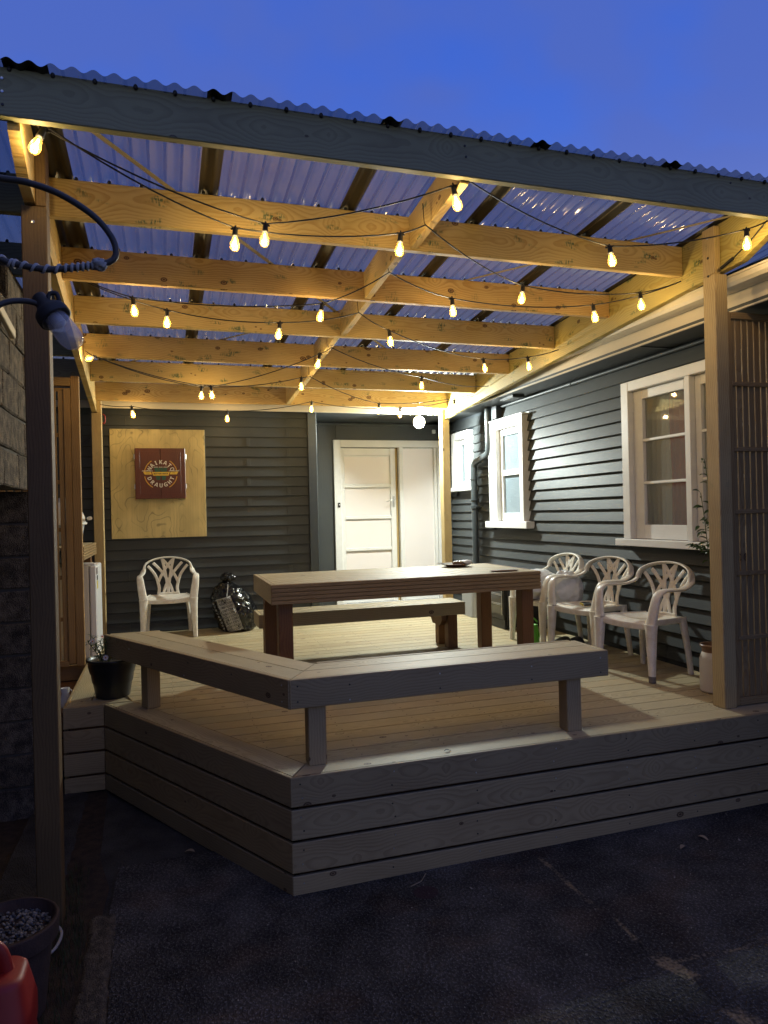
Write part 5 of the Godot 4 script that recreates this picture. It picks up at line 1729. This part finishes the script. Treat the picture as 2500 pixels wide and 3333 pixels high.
	so.lathe([[0.0, 0.0], [0.08, 0.006], [0.152, -0.004]], 24, Transform3D(Basis.IDENTITY, Vector3(-0.90, H + 0.228, -1.96)))
	part(bp, "soil", so.mesh(), M.soil)
	var sh := thing("flowering_shrub", "small spindly shrub with pale flowers growing in the black pot", "plant", Vector3(-0.92, H + 0.23, -1.96))
	var nm := [leaf_mesh(0.046, 0.011), leaf_mesh(0.036, 0.010)]
	for s in 9:
		var a := s * 0.72
		var base := Vector3(-0.945 + 0.02 * cos(a), H + 0.228, -1.96 + 0.02 * sin(a))
		var tip := base + Vector3(cos(a) * 0.075, 0.145 + 0.02 * (s % 3), sin(a) * 0.075)
		if s == 4: tip = base + Vector3(-0.085, 0.155, 0.01)
		var path := smooth_path([base, base.lerp(tip, 0.5) + Vector3(0, 0.015, 0), tip], 4)
		tube(sh, "stem", M.stem, path, 0.0022, 5)
		for i in range(2, path.size()):
			for k in 4:
				var b := rg.randf() * TAU
				var z := Vector3(cos(b), rg.randf_range(0.0, 0.8), sin(b)).normalized()
				var x := Vector3.UP.cross(z).normalized()
				part(sh, "leaf", nm[k % 2], M.leaf, Transform3D(Basis(x, z.cross(x), z), path[i]))
	for q in [[Vector3(-1.022, H + 0.390, -1.945), Vector3(-0.3, 0.5, 0.8)], [Vector3(-0.935, H + 0.288, -1.862), Vector3(0.1, 0.2, 1.0)], [Vector3(-0.965, H + 0.41, -1.99), Vector3(0.2, 0.8, 0.4)]]:
		var fl := MB.new()
		var up: Vector3 = q[1].normalized()
		var sx := up.cross(Vector3(0.2, 0.1, 0.9)).normalized()
		var bas := Basis(sx, up, sx.cross(up))
		for k in 8:
			var pr := Basis(up, TAU * k / 8.0) * bas
			var pet := func(u: float, v: float) -> Vector3: return q[0] + pr * Vector3((v - 0.5) * 0.014 * sin(PI * (u * 0.85 + 0.1)), 0.006 * u, u * 0.019)
			fl.grid(4, 2, pet, up)
		var flower := part(sh, "flower", fl.mesh(), M.petal)
		var ce := MB.new()
		blob(ce, q[0] + up * 0.004, Vector3(0.005, 0.005, 0.005), 5, 0.1, 1.0, -99.0, 10, 6)
		part(flower, "flower_centre", ce.mesh(), M.logo_orange)
	# fridge, outdoor bench and kamado grill behind the far screen
	var fr := thing("fridge", "white upright fridge with a sticker strip behind the warm slat screen", "fridge", Vector3(-1.4, H, -3.6))
	block(fr, "cabinet", M.fridge, Vector3(-1.70, H + 0.015, -3.86), Vector3(-1.172, 1.378, -3.34), 0.008)
	var fd2 := block(fr, "door", M.fridge_white, Vector3(-1.165, H + 0.02, -3.86), Vector3(-1.108, 1.375, -3.34), 0.010)
	block(fd2, "hinge_cap", M.fridge_white, Vector3(-1.21, 1.379, -3.42), Vector3(-1.12, 1.398, -3.355), 0.004)
	block(fd2, "sticker", M.yellow, Vector3(-1.1075, 1.17, -3.46), Vector3(-1.1065, 1.24, -3.37), 0.0)
	block(fd2, "sticker", M.black, Vector3(-1.1075, 1.245, -3.46), Vector3(-1.1065, 1.285, -3.37), 0.0)
	block(fd2, "handle", M.fridge_white, Vector3(-1.106, 1.30, -3.40), Vector3(-1.095, 1.36, -3.35), 0.004)
	var ob := thing("grill_bench", "pale timber grill bench with grooved edge over the white fridge", "bench", Vector3(-1.6, 1.43, -3.75))
	grooved(ob, "edge_board", Vector3(-1.20, 1.492, -3.16), Vector3(-1.20, 1.492, -4.02), 0.118, 0.03, 5)
	grooved(ob, "edge_board", Vector3(-1.20, 1.492, -4.025), Vector3(-1.20, 1.492, -4.30), 0.118, 0.03, 5)
	for i in 5: plank(ob, "top_board", M.deck, Vector3(-1.29 - i * 0.145, 1.538, -3.17), Vector3(-1.29 - i * 0.145, 1.538, -4.30), 0.026, 0.139)
	for z in [-3.22, -4.25]: block(ob, "leg", M.table_leg, Vector3(-1.90, H, z - 0.045), Vector3(-1.81, 1.52, z + 0.045), 0.004)
	for z in [-4.25]: block(ob, "leg", M.table_leg, Vector3(-1.32, H, z - 0.045), Vector3(-1.23, 1.52, z + 0.045), 0.004)
	var kg := thing("kamado_grill", "white domed kamado grill with dark body on the outdoor bench", "grill", Vector3(-1.42, 1.55, -3.75))
	var kx := Transform3D(Basis.IDENTITY, Vector3(-1.42, 1.552, -3.75))
	var k1 := MB.new()
	k1.lathe([[0.0, 0.0], [0.135, 0.0], [0.145, 0.02], [0.170, 0.10], [0.185, 0.182]], 32, kx)
	part(kg, "body", k1.mesh(), M.grey_cover)
	var k2 := MB.new()
	k2.lathe([[0.205, 0.184], [0.210, 0.20], [0.198, 0.205], [0.190, 0.25], [0.160, 0.32], [0.10, 0.375], [0.035, 0.395], [0.035, 0.43], [0.0, 0.435]], 32, kx)
	part(kg, "lid", k2.mesh(), M.enamel)
	tube(kg, "handle", M.black, smooth_path([Vector3(-1.235, 1.775, -3.75), Vector3(-1.20, 1.785, -3.73), Vector3(-1.185, 1.790, -3.65)], 4), 0.013, 8)
	tube(kg, "handle_grip", M.crock, [Vector3(-1.19, 1.790, -3.66), Vector3(-1.17, 1.792, -3.60)], 0.017, 10)
	# shed of pale boards glimpsed through the screen: a hanging paper towel
	var jug := thing("white_jug", "small white jug standing on the dim timber step beside the deck", "jug", Vector3(-1.245, 0.42, -2.30))
	var jm := MB.new()
	jm.lathe([[0.0, 0.0], [0.035, 0.0], [0.040, 0.01], [0.036, 0.06], [0.026, 0.10], [0.032, 0.14], [0.028, 0.14], [0.022, 0.10], [0.0, 0.09]], 20, Transform3D(Basis.IDENTITY, Vector3(-1.247, 0.421, -2.30)))
	part(jug, "body", jm.mesh(), M.enamel)
	tube(jug, "handle", M.enamel, smooth_path([Vector3(-1.218, 0.555, -2.29), Vector3(-1.20, 0.535, -2.28), Vector3(-1.213, 0.485, -2.285)], 4), 0.004, 6)
	# red clip on the far post
	var rc := thing("red_clip", "small red carabiner clip hanging on the far post by the plywood", "clip", Vector3(-1.115, 2.83, -4.49))
	tube(rc, "frame", M.red, smooth_path([Vector3(-1.112, 2.86, -4.49), Vector3(-1.092, 2.845, -4.485), Vector3(-1.088, 2.80, -4.485), Vector3(-1.100, 2.765, -4.485), Vector3(-1.115, 2.775, -4.485)], 4), 0.006, 6)
	# cable on the rear wall at the far corner
	var cw := tube(self, "wall_cable", M.black, smooth_path([Vector3(-1.20, 2.72, -4.55), Vector3(-1.26, 2.62, -4.62), Vector3(-1.62, 2.45, -4.69)], 5), 0.004, 6)
	tag(cw, "thin black cable running from the far post along the rear wall", "cable")

# ---------------------------------------------------------------- bottom left corner and the hanging lamp
func left_corner() -> void:
	var tp := thing("terracotta_pot", "wide brown terracotta pot filled with gravel at the foot of the front post", "plant pot", Vector3(-1.105, 0, 0.43))
	var pxf := Transform3D(Basis.IDENTITY, Vector3(-1.108, gy(-1.1, 0.43) - 0.004, 0.425))
	var pm := MB.new()
	pm.lathe([[0.0, 0.0], [0.112, 0.0], [0.118, 0.01], [0.146, 0.265], [0.160, 0.268], [0.166, 0.275], [0.170, 0.335], [0.166, 0.342], [0.154, 0.342], [0.150, 0.30], [0.0, 0.295]], 40, pxf)
	part(tp, "body", pm.mesh(), M.terracotta)
	var st := SphereMesh.new()
	st.radius = 0.5; st.height = 1.0; st.radial_segments = 7; st.rings = 4
	var rg := RandomNumberGenerator.new()
	rg.seed = 5
	var xf := []
	var cols := []
	for i in 620:
		var r := 0.148 * sqrt(rg.randf())
		var a := rg.randf() * TAU
		var s := rg.randf_range(0.007, 0.019)
		xf.append(Transform3D(Basis.from_euler(Vector3(rg.randf() * 3, rg.randf() * 3, 0)) * Basis.from_scale(Vector3(s, s * 0.6, s * rg.randf_range(0.7, 1.3))), pxf.origin + Vector3(r * cos(a), 0.298 + rg.randf() * 0.014, r * sin(a))))
		var t := rg.randf_range(0.10, 0.70)
		cols.append(Color(t, t * 0.97, t * 0.90))
	var mst := std(lin(0.40, 0.38, 0.35), 0.85)
	scatter(tp, "gravel", st, mst, xf, cols)
	# petrol can
	var jc := thing("petrol_can", "red plastic petrol can with yellow and black cap beside the terracotta pot", "fuel can", Vector3(-1.08, 0, 0.98))
	var jm := MB.new()
	var can := func(u: float, v: float) -> Vector3:
		var t := TAU * u
		var hx := signf(cos(t)) * pow(absf(cos(t)), 0.45)
		var hz := signf(sin(t)) * pow(absf(sin(t)), 0.45)
		var top := clampf((v - 0.72) / 0.28, 0.0, 1.0)
		var w := lerpf(0.165, 0.135, top) * (1.0 - pow(clampf((v - 0.93) / 0.07, 0.0, 1.0), 2.0) * 0.98)
		var dd := lerpf(0.115, 0.070, top) * (1.0 - pow(clampf((v - 0.93) / 0.07, 0.0, 1.0), 2.0) * 0.98)
		var rib := 1.0 - 0.035 * exp(-pow((v - 0.55) / 0.03, 2.0))
		return Vector3(-1.098 + hx * w * rib, gy(-1.1, 1.0) + minf(v / 0.95, 1.0) * 0.475, 0.97 + hz * dd * rib)
	jm.grid(56, 40, can, Vector3.UP, Vector3(-1.098, 0.24, 0.97))
	part(jc, "body", jm.mesh(), M.red)
	var hm := MB.new()
	hm.sweep(smooth_path([Vector3(-1.005, 0.462, 0.97), Vector3(-1.028, 0.535, 0.97), Vector3(-1.09, 0.560, 0.97), Vector3(-1.17, 0.548, 0.97), Vector3(-1.21, 0.46, 0.97)], 5), 0.021, 0.014, Vector3(0, 0, 1), 10, 2.6)
	part(jc, "handle", hm.mesh(), M.red)
	var cm := MB.new()
	var cxf := Transform3D(Basis(Vector3.RIGHT, PI * 0.5 - 0.25), Vector3(-1.045, 0.395, 1.075))
	cm.lathe([[0.0, 0.0], [0.034, 0.0], [0.036, 0.004], [0.036, 0.022], [0.030, 0.026], [0.0, 0.026]], 24, cxf, false)
	var cap := part(jc, "cap", cm.mesh(), M.black)
	var cm2 := MB.new()
	cm2.lathe([[0.0, 0.027], [0.021, 0.027], [0.021, 0.031], [0.0, 0.033]], 20, cxf, false)
	part(cap, "cap_disc", cm2.mesh(), M.yellow)
	var hs := tube(self, "garden_hose", M.tape, smooth_path([Vector3(-1.10, 0.010, -0.12), Vector3(-1.03, 0.012, -0.10), Vector3(-0.995, 0.012, -0.03), Vector3(-1.003, 0.012, 0.07), Vector3(-1.035, 0.012, 0.12), Vector3(-1.085, 0.012, 0.14), Vector3(-1.2, 0.012, 0.13)], 6), 0.0065, 8)
	tag(hs, "loop of pale garden hose round the foot of the front post", "hose")
	# festoon lamp hanging in from the left on its grey cable
	var lp := thing("festoon_lamp", "unlit clear festoon lamp in black holder on grey cable near the camera", "lamp", Vector3(-0.75, 2.1, 1.80))
	var hp := Vector3(-0.734, 2.174, 1.80)
	var ax := Vector3(0.56, -0.78, 0.26).normalized()
	var sx := ax.cross(Vector3(0, 0, 1)).normalized()
	var lx := Transform3D(Basis(sx, ax, sx.cross(ax)).scaled_local(Vector3.ONE * 0.74), hp)
	var ho := MB.new()
	ho.lathe([[0.0, -0.062], [0.018, -0.060], [0.022, -0.03], [0.040, -0.010], [0.0425, 0.0], [0.0425, 0.016], [0.036, 0.018], [0.030, 0.006], [0.0, 0.004]], 28, lx)
	part(lp, "holder", ho.mesh(), M.rubber)
	tube(lp, "hook", M.rubber, smooth_path([hp + Vector3(-0.006, 0.024, 0), hp + Vector3(-0.004, 0.038, 0), hp + Vector3(0.008, 0.040, 0), hp + Vector3(0.013, 0.026, 0)], 4), 0.0045, 8)
	var gl := MB.new()
	gl.lathe([[0.029, 0.010], [0.030, 0.035], [0.031, 0.065], [0.0305, 0.082], [0.026, 0.098], [0.016, 0.108], [0.0, 0.112]], 28, lx)
	part(lp, "glass", gl.mesh(), M.lamp_glass)
	var inn := MB.new()
	inn.lathe([[0.0, 0.006], [0.016, 0.008], [0.017, 0.035], [0.010, 0.040], [0.0, 0.042]], 16, lx)
	part(lp, "lamp_stem", inn.mesh(), M.grey_cover)
	var dust := MB.new()
	dust.lathe([[0.0275, 0.045], [0.0285, 0.070], [0.028, 0.082], [0.023, 0.096], [0.012, 0.105]], 28, lx)
	var dm := std(lin(0.50, 0.48, 0.45, 0.30), 0.7)
	dm.transparency = BaseMaterial3D.TRANSPARENCY_ALPHA
	part(lp, "frosting", dust.mesh(), dm)
	var cable := tube(lp, "cable", M.cable_grey, smooth_path([Vector3(-1.28, 1.98, 1.86), Vector3(-0.95, 2.095, 1.84), Vector3(-0.85, 2.160, 1.82), Vector3(-0.812, 2.188, 1.81), Vector3(-0.778, 2.196, 1.80), Vector3(-0.752, 2.190, 1.80)], 6), 0.0055, 10)
	var loop := smooth_path([Vector3(-1.28, 2.42, 1.84), Vector3(-0.95, 2.428, 1.81), Vector3(-0.818, 2.424, 1.80), Vector3(-0.771, 2.421, 1.80), Vector3(-0.715, 2.405, 1.80), Vector3(-0.658, 2.371, 1.80), Vector3(-0.626, 2.334, 1.80), Vector3(-0.617, 2.303, 1.80), Vector3(-0.627, 2.284, 1.80), Vector3(-0.656, 2.274, 1.80), Vector3(-0.694, 2.266, 1.80), Vector3(-0.743, 2.259, 1.80), Vector3(-0.79, 2.264, 1.80), Vector3(-0.821, 2.272, 1.80), Vector3(-0.95, 2.32, 1.82), Vector3(-1.28, 2.40, 1.86)], 8)
	var lo := tube(self, "cable_loop", M.cable_grey, loop, 0.0062, 10)
	tag(lo, "thick grey cable loop bound with pale tape near the camera", "cable")
	# tape wound round the lower run of the loop
	var wd := []
	var n := 0
	for i in range(70, 110):
		if i + 1 >= loop.size(): break
		for k in 6:
			var f := float(k) / 6.0
			var p: Vector3 = loop[i].lerp(loop[i + 1], f)
			var d: Vector3 = (loop[i + 1] - loop[i]).normalized()
			var s := d.cross(Vector3.UP).normalized()
			var u := s.cross(d)
			var phase := n * (0.55 if i < 84 else 0.32)
			wd.append(p + (s * cos(phase) + u * sin(phase)) * 0.0072)
			n += 1
	var tw := MB.new()
	tw.sweep(wd, 0.0030, 0.0014, Vector3(0.3, 0.2, 1), 6, 2.0)
	part(lo, "tape", tw.mesh(), M.tape)
	var kn := MB.new()
	blob(kn, loop[70], Vector3(0.012, 0.010, 0.011), 9, 0.4, 1.8, -99.0, 20, 14)
	part(lo, "tape_knot", kn.mesh(), M.tape)

# ---------------------------------------------------------------- lamps
func lights_up() -> void:
	var s := thing("string_lights", "black festoon string of glowing amber filament bulbs zigzagging under the pergola roof", "string lights", Vector3(0.8, 3.1, -1.8))
	var runs := [
		[[-0.96, 3.345, 0.20, 1], [-0.03, 3.21, -0.18, 1], [0.807, 3.325, 0.20, 1], [0.88, 3.335, 0.235, 0]],
		[[-0.94, 3.345, 0.205, 0], [-0.17, 3.20, -0.24, 1], [0.66, 3.22, -0.15, 1], [0.79, 3.268, -0.13, 0], [1.64, 3.18, -0.65, 1], [2.47, 3.18, -0.60, 1], [2.695, 3.235, -0.48, 0]],
		[[0.88, 3.335, 0.235, 0], [1.84, 3.22, -0.04, 1], [2.57, 3.300, 0.18, 1], [2.697, 3.35, 0.23, 0]],
		[[2.695, 3.235, -0.52, 0], [2.26, 3.15, -0.82, 1], [1.29, 3.17, -0.96, 1], [0.79, 3.225, -0.74, 0], [0.47, 3.14, -1.17, 1], [-0.692, 3.168, -1.40, 1], [-1.08, 3.33, -1.47, 0]],
		[[-1.08, 3.33, -1.52, 0], [-0.488, 3.12, -1.46, 1], [0.24, 3.08, -1.45, 1], [0.79, 3.175, -1.43, 0], [1.05, 3.10, -1.56, 1], [2.11, 3.08, -2.21, 1], [2.48, 3.09, -2.11, 1], [2.695, 3.13, -1.96, 0]],
		[[-1.10, 3.12, -2.75, 0], [-1.02, 3.06, -2.66, 1], [-0.18, 2.97, -3.34, 1], [0.70, 3.04, -3.11, 1], [0.79, 3.066, -3.17, 0], [1.71, 2.96, -3.96, 1], [2.695, 3.04, -3.70, 0]],
		[[-1.02, 3.06, -2.66, 0], [-0.10, 2.97, -3.32, 1], [0.71, 3.09, -2.35, 1], [0.79, 3.125, -2.27, 0], [1.79, 3.04, -2.87, 1], [2.695, 3.06, -3.30, 0]],
		[[-1.13, 2.96, -4.47, 0], [-0.825, 2.925, -4.33, 1], [0.13, 2.895, -4.30, 1], [0.98, 2.97, -4.02, 1], [1.99, 2.94, -4.09, 1], [2.51, 2.99, -3.78, 1], [2.695, 3.02, -3.66, 0]]]
	var glass := MB.new()
	glass.lathe([[0.0125, 0.0], [0.0135, -0.010], [0.0200, -0.030], [0.0235, -0.046], [0.0220, -0.062], [0.0150, -0.072], [0.0, -0.076]], 20)
	var gm := glass.mesh()
	var sock := MB.new()
	sock.lathe([[0.0, 0.046], [0.008, 0.046], [0.012, 0.040], [0.0135, 0.010], [0.0150, 0.008], [0.0150, -0.002], [0.0, -0.003]], 16)
	sock.box(Vector3(0, 0.040, 0), Vector3(0.048, 0.010, 0.009), 0.003)
	sock.box(Vector3(0, 0.050, 0), Vector3(0.010, 0.014, 0.005), 0.002)
	var sm := sock.mesh()
	var fil := MB.new()
	for k in 4:
		var a := TAU * k / 4.0 + 0.4
		fil.sweep([Vector3(cos(a) * 0.0030, -0.008, sin(a) * 0.0030), Vector3(cos(a) * 0.0055, -0.028, sin(a) * 0.0055), Vector3(cos(a) * 0.0030, -0.050, sin(a) * 0.0030)], 0.0011, 0.0011, Vector3(0.4, 0.1, 0.9), 6, 2.0)
	var fm := fil.mesh()
	var rg := RandomNumberGenerator.new()
	rg.seed = 12
	for r in runs.size():
		var run: Array = runs[r]
		var pts := []
		for i in run.size():
			var p := Vector3(run[i][0], run[i][1], run[i][2])
			if i > 0:
				var q := Vector3(run[i - 1][0], run[i - 1][1], run[i - 1][2])
				var sag := 0.035 * minf(1.0, p.distance_to(q))
				for k in range(1, 8):
					var f := k / 8.0
					pts.append(q.lerp(p, f) - Vector3(0, sag * 4.0 * f * (1.0 - f), 0))
			pts.append(p)
			if run[i][3] == 1:
				var tilt := Basis.from_euler(Vector3(rg.randf_range(-0.16, 0.16), rg.randf_range(-0.8, 0.8), rg.randf_range(-0.17, 0.17)))
				if r == 0 and i == 0: tilt = Basis.from_euler(Vector3(0, 0.3, -0.38))
				if r == 0 and i == 2: tilt = Basis.from_euler(Vector3(0, 0.3, 0.26))
				if r == 5 and i == 1: tilt = Basis.from_euler(Vector3(-0.9, 0.5, -0.9))
				var xf := Transform3D(tilt, p + tilt * Vector3(0, -0.044, 0))
				var holder := part(s, "bulb_holder", sm, M.black, xf)
				part(holder, "bulb", gm, M.bulb_glass, xf)
				part(holder, "filament", fm, M.filament, xf)
				var l := OmniLight3D.new()
				l.name = "bulb_light"
				l.light_color = lin(1.0, 0.70, 0.30)
				l.light_energy = BULB
				l.light_size = 0.018
				l.omni_range = 12.0
				l.omni_attenuation = 2.0
				l.shadow_enabled = true
				holder.add_child(l, true)
				l.position = Vector3(0, -0.040, 0)
		tube(s, "cable", M.black, pts, 0.0038, 6)
	# hooks on the blocking
	for q in [[0.79, 3.268, -0.13], [0.79, 3.225, -0.74], [0.79, 3.175, -1.43], [0.79, 3.125, -2.27], [0.79, 3.066, -3.17]]:
		tube(s, "hook", M.black, [Vector3(q[0], q[1], q[2]), Vector3(q[0] - 0.006, q[1] + 0.012, q[2]), Vector3(q[0] - 0.012, q[1] + 0.11, q[2])], 0.0022, 6)
	tube(s, "cable", M.black, smooth_path([Vector3(2.69, 3.36, 0.22), Vector3(2.685, 3.28, 0.09), Vector3(2.68, 3.225, -0.03)], 4), 0.0038, 6)
	tube(s, "plug", M.black, [Vector3(2.68, 3.225, -0.03), Vector3(2.672, 3.205, -0.075), Vector3(2.666, 3.19, -0.11)], 0.010, 8)
	# floodlight hung under the eave between door and post
	var f := thing("floodlight", "small white lamp shining brightly under the eave near the door", "lamp", Vector3(2.40, 2.96, -4.60))
	var lc := Vector3(2.404, 2.846, -4.565)
	tube(f, "bracket", M.white, smooth_path([Vector3(2.404, 2.964, -4.70), Vector3(2.404, 2.90, -4.70), Vector3(2.404, 2.85, -4.66), Vector3(2.404, 2.846, -4.62)], 4), 0.008, 8)
	var out := Vector3(0.0, -0.12, 1.0).normalized()
	var sx := out.cross(Vector3.UP).normalized()
	var hx := Transform3D(Basis(sx, out, sx.cross(out)), lc)
	var hd := MB.new()
	hd.lathe([[0.0, -0.062], [0.060, -0.058], [0.074, -0.050], [0.076, -0.040], [0.068, -0.038], [0.0, -0.044]], 28, hx)
	part(f, "reflector", hd.mesh(), M.white)
	var em := MB.new()
	em.lathe([[0.0, -0.036], [0.026, -0.034], [0.036, -0.018], [0.040, 0.0], [0.036, 0.018], [0.022, 0.034], [0.0, 0.040]], 24, hx)
	part(f, "lamp_globe", em.mesh(), M.flood)
	var sl := OmniLight3D.new()
	sl.name = "flood_light"
	sl.light_color = lin(0.90, 1.0, 0.95)
	sl.light_energy = FLOOD
	sl.light_size = 0.036
	sl.omni_range = 20.0
	sl.omni_attenuation = 2.0
	sl.shadow_enabled = true
	f.add_child(sl, true)
	sl.global_position = lc
	var sb := thing("sensor_lamp", "small white sensor box on the door wall beside the floodlight", "sensor", Vector3(2.98, 2.86, -5.59))
	block(sb, "case", M.white, Vector3(2.955, 2.835, -5.60), Vector3(3.0, 2.885, -5.565), 0.006)

const BULB := 0.063
const FLOOD := 9.6

# ---------------------------------------------------------------- twigs, chips and weeds
func small_litter() -> void:
	var rg := RandomNumberGenerator.new()
	rg.seed = 90
	var st := BoxMesh.new()
	st.size = Vector3.ONE
	var xf := []
	var cols := []
	for i in 800:
		var x := rg.randf_range(-0.70, 3.3)
		var z := rg.randf_range(0.03, 2.2)
		var s := rg.randf_range(0.0015, 0.0042) * (1.0 if rg.randf() < 0.93 else 2.0)
		xf.append(Transform3D(Basis.from_euler(Vector3(rg.randf() * 0.6, rg.randf() * 6.0, rg.randf() * 0.6)) * Basis.from_scale(Vector3(s * rg.randf_range(0.8, 2.4), s * 0.6, s)), Vector3(x, gy(x, z) + s * 0.25, z)))
		var t := rg.randf_range(0.15, 0.75)
		cols.append(Color(t, t * 0.96, t * 0.88))
	var m := std(lin(0.42, 0.40, 0.36), 0.85)
	scatter(self, "loose_grit", st, m, xf, cols)
	# dry leaves and twigs on the asphalt and one on the deck
	var lm := leaf_mesh(0.060, 0.028)
	for q in [[2.129, 0.20, 0.4, "curled dead leaf on the asphalt below the deck edge"], [1.95, 0.28, 2.0, "pale dead leaf scrap near the deck on the asphalt"], [-0.42, -0.62, 4.2, "dry leaf by the angled deck side"]]:
		var o := part(self, "dead_leaf", lm, M.dry, Transform3D(Basis(Vector3.UP, q[2]), Vector3(q[0], gy(q[0], q[1]) + 0.004, q[1])))
		tag(o, q[3], "leaf", "dead leaves on the asphalt")
	var d := part(self, "dead_leaf", leaf_mesh(0.045, 0.02), M.black, Transform3D(Basis(Vector3.UP, 1.7), Vector3(0.80, H + 0.003, -0.07)))
	tag(d, "small dark dry leaf on the front border board of the deck", "leaf")
	var tw := tube(self, "twig", M.dry, [Vector3(0.535, 0.012, 0.13), Vector3(0.60, 0.010, 0.10), Vector3(0.645, 0.014, 0.045)], 0.0022, 5)
	tag(tw, "thin pale twig on the asphalt by the round stain", "twig")
	# weeds along the soil strip
	var gb := MB.new()
	gb.sweep([Vector3(0, 0, 0), Vector3(0.004, 0.5, 0.05), Vector3(0.02, 0.85, 0.22), Vector3(0.04, 1.0, 0.45)], [0.035, 0.03, 0.018, 0.004], [0.006, 0.006, 0.005, 0.003], Vector3(0, 0, 1), 4, 2.0)
	var gx := []
	var gc := []
	for i in 1100:
		var cz: float = [0.10, -0.15, 0.45, 0.75, -0.45, 1.05][i % 6]
		var z: float = cz + rg.randfn() * 0.13
		var x := rg.randf_range(-1.02, -0.885) - (0.0 if z > -0.3 else 0.05)
		if x > -0.90 + 0.02 * sin(z * 9.0): continue
		var s := rg.randf_range(0.018, 0.055)
		gx.append(Transform3D(Basis(Vector3.UP, rg.randf() * TAU) * Basis.from_scale(Vector3(s, s, s)), Vector3(x, gy(x, z) - 0.006, z)))
		var t := rg.randf_range(0.4, 1.2)
		gc.append(Color(t * rg.randf_range(0.8, 1.5), t, t * 0.8))
	scatter(self, "grass", gb.mesh(), M.grass, gx, gc)
